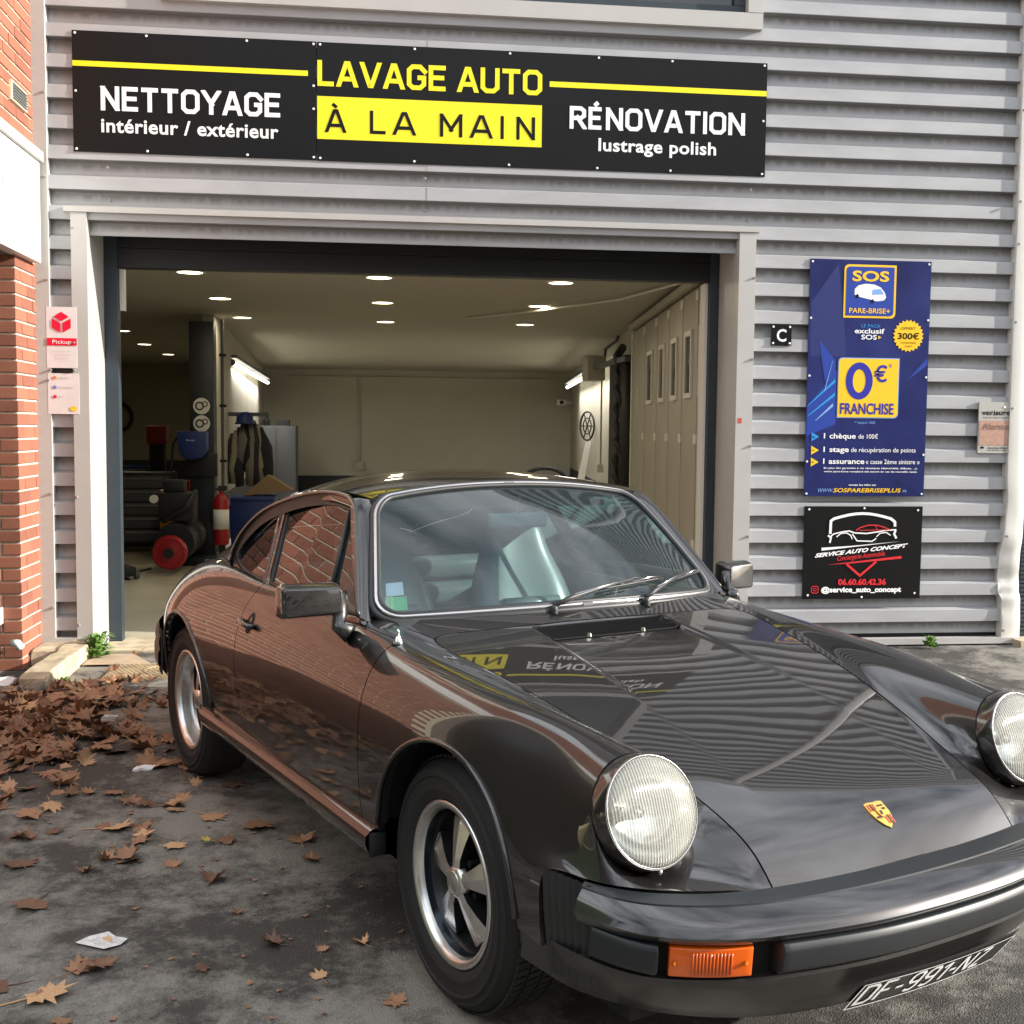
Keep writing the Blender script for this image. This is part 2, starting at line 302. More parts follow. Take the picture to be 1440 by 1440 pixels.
MB().prism([L(8.06, .10), L(12.9, .10), L(12.9, .02), L(8.06, .02)], 2.545, 2.60, 'XY').build('track_rail', m_panel, sd)
MB().prism([L(12.8, .06), L(12.9, .06), L(12.9, .01), L(12.8, .01)], .05, 2.56, 'XY').build('end_post', m_white, sd)
# operator rail and motor on the wall behind
om = empty('door_operator', (WX(14.5), 14.5, 2.2), label='grey electric operator with rail and cables high on the side wall', cat='door motor')
MB().box(-.28, -1.5, .02, -.22, 1.2, .08).build('rail', m_grey, om); MB().box(-.36, .4, -.12, -.12, .8, .2).build('motor_box', m_panel, om, bevel=.02)
MB().tube([(-.1, .6, .15), (-.08, .6, .3), (-.02, .2, .38), (0, .2, .44)], .02, 8).build('cable_duct', m_grey, om)
MB().tube([(-.05, 1.0, -.1), (-.05, 1.0, -1.25)], .012, 6).build('conduit', m_panel, om); MB().box(-.1, .95, -1.33, -.02, 1.06, -1.22).build('socket', m_white, om)
# black coats / strip between boards and wall
dc = MB()
for i in range(9): z = .7+i*.2; dc.tube([(WX(13.4)-.1+.02*(i % 2), 13.3+.1*(i % 3), z-.15), (WX(13.4)-.16, 13.45, z), (WX(13.5)-.05, 13.7, z+.12)], .05, 8)
dc.box(WX(13.3)-.12, 13.1, .1, WX(13.3)-.02, 14.0, 2.3)
tag(dc.build('hanging_hoses', m_dark, smooth=True), 'black hoses and covers hanging beside the beige sectional door', 'hoses')
# downlights
m_dl = mat('downlight_glow', (1, .95, .75), .5, emit=(1, .86, .55), es=5)
for i, (x, y) in enumerate([(-1.43, 9.46), (-1.44, 11.34), (-1.45, 13.28), (.04, 9.5), (.08, 11.4), (.13, 13.45), (1.52, 9.55), (1.6, 11.4), (1.73, 13.45), (-3.2, 15.5), (-3.39, 18.0), (-3.46, 20.45)]):
    row = ['nearest the doorway', 'in the second row', 'in the third row'][i % 3] if i < 9 else ['nearest', 'middle', 'farthest'][i-9]
    col = ['left', 'middle', 'right'][i//3] if i < 9 else ''
    lab = f'round recessed ceiling light {row} of the {col} line' if i < 9 else f'{row} round ceiling light over the dark bay behind the lift column'
    t = empty('ceiling_light', (x, y, 2.65), label=lab, cat='ceiling light', group='recessed ceiling lights of the workshop')
    MB().lathe([(.118, -.0), (.118, -.008), (.1, -.01), (.1, -.002)], 28, 'Z').build('rim', m_white, t, smooth=True)
    MB().lathe([(.0, -.006), (.1, -.006), (.1, -.001)], 28, 'Z').build('lamp_disc', m_dl, t)
    a = bpy.data.lights.new('lamp_glow', 'AREA'); a.shape = 'DISK'; a.size = .2; a.energy = 3 if i > 8 else 2.5; a.color = (1, .86, .62); ao = bpy.data.objects.new('lamp_glow', a); C.objects.link(ao); ao.parent = t; ao.location = (0, 0, -.012)
# tube lights
m_tube = mat('tube_glow', (1, .97, .85), .5, emit=(1, .93, .76), es=3)
def tube_light(x0, y0, x1, y1, z, lab):
    t = empty('tube_light', ((x0+x1)/2, (y0+y1)/2, z), math.atan2(y1-y0, x1-x0), label=lab, cat='tube light', group='tube lights on the workshop walls')
    Lh = math.hypot(x1-x0, y1-y0)/2
    MB().box(-Lh, -.06, .06, Lh, .06, .1).build('housing', m_grey, t)
    for s in (-1, 1): MB().tube([(s*Lh*.04 if s > 0 else -Lh, 0, 0), (Lh if s > 0 else -Lh*.04, 0, 0)], .030, 12).build('tube', m_tube, t, smooth=True)
    MB().tube([(-Lh, 0, 0), (-Lh-.08, 0, 0)], .045, 12).build('end_cap', m_grey, t)
    a = bpy.data.lights.new('tube_glow', 'AREA'); a.shape = 'RECTANGLE'; a.size = 2*Lh; a.size_y = .1; a.energy = 36; a.color = (1, .95, .87)
    ao = bpy.data.objects.new('tube_glow', a); C.objects.link(ao); ao.parent = t; ao.location = (0, 0, -.07)
tube_light(-1.885+.05, 15.6, -2.05+.05, 22.6, 2.27, 'long tube light on the partition wall at left')
tube_light(3.03-.02, 15.8, 3.72-.02, 22.3, 2.25, 'long tube light on the side wall at right')
# ---------------------------------------------------------- workshop things
m_red = mat('machine_red', srgb('9b1418'), .4); m_yel = mat('machine_yellow', srgb('c8901e'), .45); m_navy = mat('blue_plastic', srgb('1c2f6b'), .45)
t = empty('lift_column', (-1.77, 12.5, .02), label='dark vehicle lift column with two round white stickers', cat='vehicle lift')
MB().box(-.125, -.1, 0, .125, .12, 2.5).build('post', mat('lift_dark', srgb('20262c'), .5), t, bevel=.01); MB().box(-.35, -.4, 0, .55, .2, .09).build('base_plate', m_dark, t, bevel=.01)
MB().box(-.16, -.16, .9, .16, -.101, 1.15).build('carriage', m_dark, t, bevel=.01)
for z in (1.63, 1.45): MB().lathe([(0, -.006), (.085, -.006), (.085, 0)], 24, 'Y', (0, -.102, z)).lathe([(.03, -.009), (.045, -.009), (.045, -.006), (.03, -.006)], 16, 'Y', (-.02, -.102, z), 1).lathe([(.02, -.009), (.03, -.009), (.03, -.006), (.02, -.006)], 16, 'Y', (.035, -.102, z+.02), 1).build('sticker', [m_white, m_dark], t)
t = empty('lift_column', (-2.68, 15, .02), label='thin dark red lift post standing behind the air compressor', cat='vehicle lift')
MB().box(-.09, -.08, 0, .09, .08, 1.2).build('post', m_dark, t, bevel=.01); MB().box(-.12, -.11, 1.2, .12, .1, 1.42).build('post_head', m_red, t, bevel=.01)
MB().tube([(0, -.1, .06), (-1.2, -.3, .08), (-1.9, .4, .08)], .05, 8).build('lift_arm', m_dark, t); MB().box(-2.4, -.05, .83, -.1, .05, .87).build('cross_bar', m_dark, t)
t = empty('hose_reel', (-1.84, 12.28, 1.25), label='blue plastic hose reel on the lift column', cat='hose reel')
MB().prism([(-.15, .14), (.15, .14), (.15, -.06), (.1, -.13), (0, -.15), (-.08, -.13), (-.13, -.05)], -.12, .1).build('casing', m_navy, t, bevel=.012)
MB().tube([(-.15, 0, .08), (-.2, 0, .02), (-.22, 0, -.2), (-.23, 0, -.5), (-.3, 0, -.62)], .012, 6).build('hose', m_dark, t, smooth=True)
text('lettering', 'Prevost', -.05, -.121, .04, .02, m_white, t)
t = empty('air_compressor', (-1.93, 11.5, .02), label='black air compressor with a round red wheel', cat='compressor')
MB().lathe([(0, -.05), (.07, -.06), (.1, -.045), (.145, -.05), (.165, -.02), (.165, .03), (.1, .05), (0, .05)], 32, 'Y', (0, -.15, .22)).build('wheel', m_red, t, smooth=True, auto=35)
MB().lathe([(0, -.02), (.05, -.02), (.05, .0), (0, .0)], 16, 'Y', (0, -.21, .22)).build('wheel_hub', m_dark, t)
MB().tube([(.02, .0, .3), (.02, .9, .3)], .19, 16).build('tank', m_dark, t, smooth=True, auto=40)
MB().box(-.14, .05, .5, .2, .35, .78).box(-.1, .1, .78, .1, .3, .9).tube([(-.1, .0, .5), (.15, -.05, .65), (.22, .1, .8)], .03, 8).build('motor', m_dark, t, bevel=.02)
MB().tube([(-.2, 0, .05), (-.45, -.3, .01), (-.9, -.2, .01), (-1.0, .1, .01), (-.3, -.5, .01)], .012, 6).build('cable', m_dark, t)
MB().lathe([(0, 0), (.04, 0), (.04, .03), (0, .03)], 16, 'Y', (-.17, .0, .72)).build('gauge', m_white, t)
t = empty('service_cart', (-2.07, 12.9, .02), label='yellow service cart with red tray behind the compressor', cat='cart')
MB().box(-.19, -.2, .1, .16, .25, .66).build('body', m_yel, t, bevel=.02); MB().box(-.2, -.22, .661, .17, .26, .74).box(-.1, -.1, .74, .1, .1, .84).build('tray', m_red, t, bevel=.01)
for q in (-.14, .11): MB().lathe([(0, -.02), (.05, -.02), (.05, .02), (0, .02)], 14, 'X', (q, -.12, .05)).build('wheel', m_dark, t)
t = empty('fire_extinguisher', (-1.545, 12.12, .24), label='red fire extinguisher beside the lift column', cat='fire extinguisher')
MB().lathe([(0, 0), (.07, 0), (.078, .02), (.078, .45), (.05, .5), (.02, .52), (.02, .55), (0, .55)], 24, 'Z').build('cylinder', m_red, t, smooth=True, auto=40)
MB().lathe([(.0785, .16), (.0795, .16), (.0795, .36), (.0785, .36)], 24, 'Z').build('label_band', m_white, t, smooth=True)
MB().tube([(0, 0, .55), (-.05, -.02, .57), (-.1, -.04, .52), (-.1, -.03, .2)], .012, 8).build('hose', m_dark, t, smooth=True); MB().box(-.03, -.02, .55, .06, .02, .6).build('valve', m_dark, t); MB().box(-.03, .04, -.22, .03, .1, .45).build('bracket', m_dark, t)
t = empty('storage_bin', (-1.42, 14, .02), label='blue plastic bin behind the extinguisher with cardboard on top', cat='bin')
MB().prism([(-.22, 0), (.22, 0), (.26, .6), (-.26, .6)], -.25, .25).build('body', m_navy, t, bevel=.015); MB().box(-.275, -.27, .56, .275, .27, .61).build('rim', m_navy, t, bevel=.01)
tag(MB().prism([(-.28, .63), (.3, .70), (.05, .86), (0, .87)], 13.9, 14.2).build('cardboard_sheet', mat('cardboard', srgb('8b7456'), .9), loc=(-1.25, 0, 0)), 'creased brown cardboard lying on the blue bin', 'cardboard')
t = empty('tool_trolley', (-2.55, 13.6, .02), label='black tool trolley with drawers in the dark bay', cat='tool trolley')
MB().box(-.3, -.22, .1, .3, .22, .9).build('body', m_dado, t, bevel=.01)
for k in range(5): d_ = MB().box(-.28, -.235, .13+.15*k, .28, -.221, .26+.15*k).build('drawer', m_grey, t, bevel=.004); MB().box(-.2, -.25, .225+.15*k, .2, -.236, .24+.15*k).build('handle', m_bolt, d_)
for q in (-.24, .24): MB().lathe([(0, -.02), (.05, -.02), (.05, .02), (0, .02)], 14, 'X', (q, -.15, .05)).build('castor', m_dark, t)
t = empty('oil_drum', (-3.25, 16.2, .02), label='dark blue oil drum at the back of the dark bay', cat='drum')
MB().lathe([(0, 0), (.28, 0), (.29, .02), (.28, .04), (.28, .28), (.29, .30), (.28, .32), (.28, .56), (.29, .58), (.28, .6), (.28, .86), (.29, .88), (.27, .88), (.27, .86), (0, .86)], 28, 'Z').build('body', m_navy, t, smooth=True, auto=40)
t = empty('trolley_jack', (-2.45, 11.3, .02), .5, label='low dark trolley jack on the floor beside the compressor', cat='jack')
MB().box(-.12, -.35, .03, .12, .3, .12).build('frame', m_dark, t, bevel=.015); MB().tube([(0, .25, .1), (0, .75, .75)], .015, 8).build('handle', m_dark, t)
for q in (-.14, .14):
    for yq in (-.28, .25): MB().lathe([(0, -.02), (.04, -.02), (.04, .02), (0, .02)], 12, 'X', (q, yq, .04)).build('wheel', m_grey, t)
t = empty('wall_hose', (-5.0, 23.8, 1.6), label='coiled dark hose on the back wall of the dark bay', cat='hose')
for k in range(3): MB().tube([((.25+.02*k)*math.cos(a), -.03-.03*k, (.25+.02*k)*math.sin(a)) for a in np.linspace(0, 6.28, 24, endpoint=False)], .02, 6, closed=True).build('coil', m_dark, t, smooth=True)
t = empty('ceiling_cable', (2.2, 11, 2.63), label='pale cable looping along the ceiling beside the sectional door', cat='cable')
MB().tube([(-1.2, 1.6, 0), (-.6, .6, -.01), (.0, -.6, -.01), (.25, -1.8, 0), (.22, -2.6, 0)], .012, 6).build('cable', m_white, t, smooth=True)
t = empty('wall_pipes', (.6, 24.85, 1.4), label='thin painted pipes and a socket box on the back wall', cat='pipes')
MB().tube([(-2.4, 0, 1.1), (3.2, 0, 1.1)], .018, 6).build('pipe', m_int, t); MB().tube([(-.9, 0, 1.1), (-.9, 0, -.7)], .015, 6).build('pipe', m_int, t); MB().box(-.98, -.06, -.85, -.82, 0, -.68).build('socket_box', m_panel, t)
bpart('red_sticker', mat('sticker_red', srgb('c0483a'), .6), MB().box(2.385, 7.4845, 1.50, 2.41, 7.4858, 1.535))
# clothes on the partition
t = empty('coat_rack', (-1.62, 15, 1.6), label='work clothes hanging in a bundle with a blue cap', cat='coat rack')
rnd = random.Random(3)
for k in range(9):
    x = -.2+.06*k; top = -.05-.04*abs(k-5); L_ = .55+.3*rnd.random()
    MB().tube([(x*.7, 0, top), (x*.85+.02, -.05, top-L_*.35), (x, -.08, top-L_*.7), (x+.03*math.sin(k), -.05, top-L_)], [.03, .07+.03*rnd.random(), .09, .05], 10).build('coat', [m_dark, mat('coat_grey%d' % k, srgb(['2b2d33', '8f8878', '23252a', '6a6a68', '1d1f24', '77736a'][k % 6]), .9, bump=.8, bscale=25)][1], t, smooth=True)
MB().box(-.25, .02, -.03, .3, .06, .02).build('rail', m_grey, t)
tag(MB().lathe([(0, .13), (.06, .12), (.1, .07), (.11, 0), (.13, -.03), (.1, -.02)], 16, 'Z', (-1.6, 14.9, 1.5)).build('blue_cap', m_navy, smooth=True), 'blue cap hanging on top of the coats', 'cap')
t = empty('metal_cabinet', (-1.78, 23, .02), label='dark grey metal cabinet against the back wall', cat='cabinet')
MB().box(-.45, -.3, 0, .3, .3, 1.44).build('body', m_grey, t, bevel=.01); MB().box(-.44, -.32, .03, -.08, -.302, 1.41).build('door', m_grey, t, bevel=.006); MB().box(-.07, -.32, .03, .29, -.302, 1.41).build('door', m_grey, t, bevel=.006)
tag(MB().lathe([(0, 0), (.06, 0), (.06, .1), (.03, .14), (.03, .2), (0, .2)], 12, 'Z', (-2.05, 22.9, 1.46)).build('spray_bottle', m_dark), 'dark bottle standing on the metal cabinet', 'bottle')
tag(MB().box(-1.85, 22.8, 1.46, -1.62, 23.1, 1.56).build('small_box', m_dado), 'small dark box standing on the metal cabinet', 'box')
t = empty('wall_conduit', (-1.70, 13.05, .7), label='grey pipe running up the edge of the partition wall', cat='pipe')
MB().tube([(.06, 0, 0), (.06, 0, 1.9)], .018, 8).build('pipe', m_grey, t); 
for z in (.35, .95, 1.5): MB().box(.03, -.02, z, .1, .03, z+.03).build('clamp', m_dark, t)
MB().box(.02, -.05, -.12, .13, .03, 0).build('box', m_grey, t)
t = empty('wall_fan', (3.42, 18.6, 1.5), -1.25, label='round wheel with spokes hanging on the side wall', cat='wheel')
MB().tube([(.23*math.cos(a), 0, .23*math.sin(a)) for a in np.linspace(0, 2*math.pi, 28, endpoint=False)], .016, 6, closed=True).tube([(.13*math.cos(a), 0, .13*math.sin(a)) for a in np.linspace(0, 2*math.pi, 20, endpoint=False)], .01, 6, closed=True).build('ring', m_dark, t, smooth=True)
for k in range(6): a = k*math.pi/3; MB().tube([(0, 0, 0), (.22*math.cos(a), 0, .22*math.sin(a))], .01, 6).build('spoke', m_dark, t)
t = empty('vacuum_hose', (2.95, 20, .4), label='black ribbed hose coiled in an arch near the back corner', cat='hose')
MB().tube([(-.42+.02*math.cos(a)+.42*(1-math.cos(a)), .02*a, .1+.27*math.sin(a)) for a in np.linspace(0, math.pi, 16)], .035, 8).build('hose_loop', m_dark, t, smooth=True); MB().lathe([(0, -.4), (.25, -.4), (.25, .05), (.18, .14), (0, .16)], 20, 'Z', (.1, .1, .02)).build('vacuum_body', m_dark, t, smooth=True)
tag(MB().prism([(3.28, .02), (3.42, .02), (3.62, 1.25), (3.54, 1.25)], 19.3, 19.36).build('leaning_plank', m_white), 'pale plank leaning by the back right corner', 'plank')
t = empty('security_camera', (3.93, 24.2, 2.0), label='small white camera high in the back right corner', cat='camera'); MB().box(-.12, -.1, -.06, .05, .1, .06).build('body', m_white, t, bevel=.02); MB().lathe([(0, 0), (.04, 0), (.04, .04), (0, .04)], 12, 'Y', (-.05, -.14, 0)).build('lens', m_dark, t)
MB().box(.05, -.02, -.02, .18, .6, .02).build('bracket', m_white, t)
t = empty('glass_panel', (-2.75, 14.1, .02), label='pale plastic wrapped glass panel leaning in the dark bay', cat='glass panel')
MB().box(-.6, 0, .02, .2, .03, .85).build('pane', mat('hazy_glass', srgb('5f6658'), .25, noise=.3, nscale=4), t); MB().box(-.62, -.01, .0, .22, .04, .02).build('foot', m_dark, t)
# ================================================================== SIGNS
m_sblk = mat('sign_black', (.0065, .0067, .007), .34, spec=.22, noise=.1, nscale=1.5)
m_yell = mat('sign_yellow', srgb('f2e21c'), .35); m_swht = mat('sign_white', srgb('f1f1f1'), .4)
m_sred = mat('sign_red', srgb('d8272f'), .4); m_sblue = mat('poster_blue', srgb('17215c'), .3, noise=.35, nscale=1.8)
m_gold = mat('poster_gold', srgb('f5c228'), .35); m_cyan = mat('poster_cyan', srgb('2f8fd6'), .35); m_ltb = mat('poster_lightblue', srgb('7fa8e0'), .35); m_dkb = mat('poster_indigo', srgb('2c2f9a'), .35)
m_midb = mat('poster_midblue', srgb('24409a'), .35)
c_ = .16
LET = {  # width, strokes
'N': (.66, [[(0,0),(0,1)],[(.03,1),(.63,0)],[(.66,0),(.66,1)]]), 'E': (.56, [[(.56,1),(0,1),(0,0),(.56,0)],[(0,.52),(.5,.52)]]),
'É': (.56, [[(.56,1),(0,1),(0,0),(.56,0)],[(0,.52),(.5,.52)],[(.2,1.17),(.38,1.36)]]),
'T': (.62, [[(0,1),(.62,1)],[(.31,1),(.31,0)]]), 'O': (.66, [[(c_,0),(.66-c_,0),(.66,c_),(.66,1-c_),(.66-c_,1),(c_,1),(0,1-c_),(0,c_),(c_,0)]]),
'Y': (.66, [[(0,1),(.33,.45)],[(.66,1),(.33,.45),(.33,0)]]), 'A': (.7, [[(0,0),(.3,1),(.4,1),(.7,0)],[(.1,.27),(.6,.27)]]),
'À': (.7, [[(0,0),(.3,1),(.4,1),(.7,0)],[(.1,.27),(.6,.27)],[(.22,1.34),(.40,1.17)]]),
'G': (.64, [[(.64,.82),(.64-c_,1),(c_,1),(0,1-c_),(0,c_),(c_,0),(.64-c_,0),(.64,c_),(.64,.48),(.36,.48)]]),
'L': (.52, [[(0,1),(0,0),(.52,0)]]), 'V': (.7, [[(0,1),(.31,0),(.39,0),(.7,1)]]), 'U': (.64, [[(0,1),(0,c_),(c_,0),(.64-c_,0),(.64,c_),(.64,1)]]),
'M': (.8, [[(0,0),(0,1)],[(.02,1),(.4,.3)],[(.4,.3),(.78,1)],[(.8,1),(.8,0)]]), 'I': (.0, [[(0,0),(0,1)]]),
'R': (.62, [[(0,0),(0,1),(.46,1),(.62,.87),(.62,.6),(.46,.47),(0,.47)],[(.32,.47),(.62,0)]]),
'S': (.58, [[(.58,.8),(.44,1),(.14,1),(0,.86),(0,.64),(.14,.52),(.44,.5),(.58,.38),(.58,.14),(.44,0),(.14,0),(0,.18)]]),
'P': (.58, [[(0,0),(0,1),(.44,1),(.58,.87),(.58,.58),(.44,.45),(0,.45)]]), 'C': (.6, [[(.6,.8),(.46,1),(.14,1),(0,.86),(0,.14),(.14,0),(.46,0),(.6,.2)]]),
'B': (.58, [[(0,0),(0,1),(.42,1),(.56,.88),(.56,.64),(.42,.53),(0,.53)],[(.42,.53),(.58,.4),(.58,.13),(.42,0),(0,0)]]),
'-': (.36, [[(0,.45),(.36,.45)]]), '+': (.5, [[(0,.45),(.5,.45)],[(.25,.7),(.25,.2)]]), '/': (.5, [[(0,-.1),(.5,1.1)]]),
'F': (.52, [[(.52,1),(0,1),(0,0)],[(0,.5),(.44,.5)]]), 'H': (.62, [[(0,0),(0,1)],[(.62,0),(.62,1)],[(0,.5),(.62,.5)]]),
'Z': (.58, [[(0,1),(.58,1)],[(.56,1),(.02,0)],[(0,0),(.58,0)]]), 'D': (.62, [[(0,0),(0,1),(.44,1),(.62,.84),(.62,.16),(.44,0),(0,0)]]),
'9': (.56, [[(.04,.08),(.2,0),(.42,0),(.56,.16),(.56,.86),(.42,1),(.14,1),(0,.86),(0,.6),(.14,.46),(.56,.46)]]), '1': (.3, [[(0,.78),(.28,1)],[(.3,1),(.3,0)]]), '7': (.5, [[(0,1),(.5,1)],[(.48,1),(.16,0)]]),
'3': (.56, [[(0,.86),(.14,1),(.42,1),(.56,.86),(.56,.66),(.42,.53),(.2,.53)],[(.42,.53),(.56,.4),(.56,.14),(.42,0),(.14,0),(0,.14)]]), '0': (.56, [[(.14,0),(.42,0),(.56,.14),(.56,.86),(.42,1),(.14,1),(0,.86),(0,.14),(.14,0),(.42,0)]]),
}
def clipz(poly, z0, z1):
    for sgn, lim in ((1, z0), (-1, -z1)):
        out = []
        for i in range(len(poly)):
            p, q = poly[i-1], poly[i]; dp, dq = sgn*p[1]-lim, sgn*q[1]-lim
            if (dp >= 0) != (dq >= 0): t = dp/(dp-dq); out.append((p[0]+(q[0]-p[0])*t, p[1]+(q[1]-p[1])*t))
            if dq >= 0: out.append(q)
        poly = out
        if not poly: return []
    return poly
RC = [0]
def ribbon(mb, pts, w, y, T, mi=0, clip=None, closed=None):
    # flat stroke with mitred joints in XZ plane
    P = [Vector(p) for p in pts]
    if closed is None: closed = (P[0]-P[-1]).length < 1e-6
    if closed: P = P[:-1]
    n = len(P); Lf = []; Rt = []
    for i in range(n):
        d0 = (P[i]-P[i-1]).normalized() if i > 0 or closed else None; d1 = (P[(i+1) % n]-P[i]).normalized() if i < n-1 or closed else None
        if d0 is None: d0 = d1
        if d1 is None: d1 = d0
        n0 = Vector((-d0.y, d0.x)); n1 = Vector((-d1.y, d1.x)); m = (n0+n1)
        if m.length < 1e-4: m = n0
        m.normalize(); s = min(2.2, 1/max(.3, m.dot(n0))); Lf.append(P[i]+m*w/2*s); Rt.append(P[i]-m*w/2*s)
    RC[0] += 1; yy = y-.0003*(RC[0] % 5)
    for i in range(n if closed else n-1):
        j = (i+1) % n; q = [tuple(Lf[i]), tuple(Lf[j]), tuple(Rt[j]), tuple(Rt[i])]
        if clip: q = clipz(q, *clip)
        if len(q) < 3: continue
        mb.add([(T(*p)[0], yy-.00007*i, T(*p)[1]) for p in q], [tuple(range(len(q)))], mi)
def dtext(name, s, x0, x1, z0, z1, m, parent, y, wt=.16, gap=.2, space=.45, slant=0, tall=1):
    H = z1-z0; wt_ = wt; W = wt_*H*.98
    tot = sum((space if c == ' ' else LET[c][0]+wt_) for c in s)+gap*(len([c for c in s if c != ' '])-1)
    sx = (x1-x0)/tot; mb = MB(); cx = 0
    for c in s:
        if c == ' ': cx += space; continue
        wd, st = LET[c]
        for pl in st:
            q2 = [Vector(((cx+wt_/2+p[0])*sx, wt_/2*H+p[1]*(H-wt_*H))) for p in pl]; closed = (q2[0]-q2[-1]).length < 1e-6; acc = min(p[1] for p in pl) > 1.05
            if not closed and not acc:
                for e, nb in ((0, 1), (-1, -2)):
                    d = (q2[e]-q2[nb]).normalized()
                    if abs(d.y) > .35: q2[e] = q2[e]+d*W*.75
                    elif c in 'ETFLZ': q2[e] = q2[e]+d*wt_*sx*.45
            ribbon(mb, q2, W, y, lambda a, b: (x0+a+slant*b, z0+b), clip=None if acc else (0, H))
        cx += wd+wt_+gap
    return mb.build(name, m, parent)
def sign_root(name, x, z, label, cat, **k): return empty(name, (x, FY, z), label=label, cat=cat, **k)
class Local:  # helper so sign content can be written in world x,z
    pass
def fix(o, root): # children were built in world coordinates
    o.matrix_parent_inverse = Matrix.Identity(4); o.location = (-root.location.x, -root.location.y, -root.location.z); return o
def flat(name, poly, y, m, root):
    n = len(poly); me = MB().add([(a, y, b) for a, b in poly], [tuple(range(n))]).mesh(name); return fix(link(name, me, root, m), root)
def rect(x0, z0, x1, z1): return [(x0, z0), (x1, z0), (x1, z1), (x0, z1)]
def panel(root, x0, z0, x1, z1, m, th=.004, y=FY-.003): return fix(MB().box(x0, y-th, z0, x1, y, z1).build('panel', m, root), root)
def screws(root, pts, y): 
    for x, z in pts:
        o = bpy.data.objects.new('screw', bm_screw); C.objects.link(o); o.parent = root; o.location = (x-root.location.x, y-FY, z-root.location.z)
bm_screw = MB().lathe([(0, -.004), (.005, -.004), (.0075, -.001), (.0075, 0)], 10).mesh('screw'); bm_screw.materials.append(m_swht)
YS = FY-.0085
# left sign
s1_ = sign_root('shop_sign', -1.09, 3.11, 'black sign panel reading NETTOYAGE intérieur / extérieur over the doorway', 'sign', group='black fascia sign panels over the doorway')
panel(s1_, -1.818, 3.108, -.358, 3.829, m_sblk)
flat('stripe', rect(-1.817, 3.618, -.409, 3.65), YS, m_yell, s1_)
fix(dtext('lettering', 'NETTOYAGE', -1.652, -.578, 3.359, 3.505, m_swht, s1_, YS, .185, .14), s1_)
fix(text('lettering', 'intérieur / extérieur', -1.653, YS, 3.231, .086, m_swht, s1_, 1.063, .022, sp=1.05), s1_)
screws(s1_, [(x, z) for x in (-1.8, -1.38, -.78, -.375) for z in (3.125, 3.813)]+[(-1.8, 3.47), (-.375, 3.56), (-.375, 3.42)], YS)
# right sign
s2_ = sign_root('shop_sign', 1.09, 3.11, 'black and yellow sign panel reading LAVAGE AUTO À LA MAIN and RÉNOVATION', 'sign', group='black fascia sign panels over the doorway')
panel(s2_, -.354, 3.106, 2.532, 3.828, m_sblk)
flat('stripe', rect(1.106, 3.618, 2.53, 3.652), YS, m_yell, s2_)
fix(dtext('lettering', 'LAVAGE AUTO', -.350, 1.057, 3.561, 3.718, m_yell, s2_, YS, .185, .12, .40), s2_)
flat('yellow_band', rect(-.352, 3.239, 1.058, 3.5), YS, m_yell, s2_)
for s, a, b in [('À', -.303, -.175), ('L', -.028, .072), ('A', .115, .26), ('M', .41, .553), ('A', .60, .745), ('I', .795, .815), ('N', .895, 1.016)]:
    fix(dtext('lettering', s, a, b, 3.281, 3.424, m_sblk, s2_, YS-.0008, .15), s2_)
fix(dtext('lettering', 'RÉNOVATION', 1.238, 2.389, 3.363, 3.505, m_swht, s2_, YS, .185, .14), s2_)
fix(text('lettering', 'lustrage polish', 1.426, YS, 3.232, .082, m_swht, s2_, .775, .022, sp=1.05), s2_)
screws(s2_, [(x, z) for x in (-.335, .25, .85, 1.42, 1.9, 2.512) for z in (3.122, 3.812)]+[(2.512, 3.46)], YS)
# C plate
t = sign_root('door_plate', 2.67, 2.015, 'small black plate with white letter C', 'sign'); panel(t, 2.602, 2.015, 2.741, 2.15, m_sblk, .006)
fix(text('lettering', 'C', 2.672, YS-.003, 2.043, .082, m_swht, t, .066, .02, align='CENTER'), t); screws(t, [(2.615, 2.03), (2.728, 2.03), (2.615, 2.137), (2.728, 2.137)], YS-.002)
# blue poster
t = sign_root('advert_board', 3.28, 1.02, 'tall blue advertising board reading SOS PARE-BRISE+ and 0€ FRANCHISE', 'advertising board')
panel(t, 2.857, 1.019, 3.697, 2.588, m_sblue, .005); Y1, Y2, Y3 = YS-.001, YS-.0022, YS-.0034
def pt(name, s, x0, z, h, m, w, bold=.0, y=None, shear=0): return fix(text(name, s, x0, YS-.003 if y is None else y, z, h, m, t, w, bold*(.8 if h > .05 else .55), shear=shear), t)
m_shade = mat('poster_navy', srgb('27306a'), .35)
flat('printed_shape', [(2.86, 1.62), (3.06, 1.86), (3.06, 1.50), (2.86, 1.42)], Y1+.0005, m_midb, t); flat('printed_shape', [(2.93, 2.06), (3.05, 1.92), (3.05, 1.74), (2.98, 1.78)], Y1, m_midb, t)
for k, (a, b, c, d) in enumerate([(2.865, 1.62, 3.05, 1.79), (2.865, 1.55, 3.05, 1.70), (2.92, 1.52, 3.04, 1.63)]): flat('printed_shape', [(a, b), (a, b+.006), (c, d+.012), (c, d-.012)], Y2, m_cyan if k < 2 else m_ltb, t)
flat('printed_shape', [(2.975, 1.72), (2.98, 1.72), (3.03, 1.92), (3.027, 1.92)], Y2-.0005, m_ltb, t)
flat('printed_shape', [(3.55, 1.80), (3.69, 1.95), (3.69, 1.90)], Y1, m_midb, t); flat('printed_shape', [(3.05, 2.56), (3.10, 2.2), (3.12, 1.95), (2.87, 1.95), (2.87, 2.3)], Y1+.0008, m_shade, t)
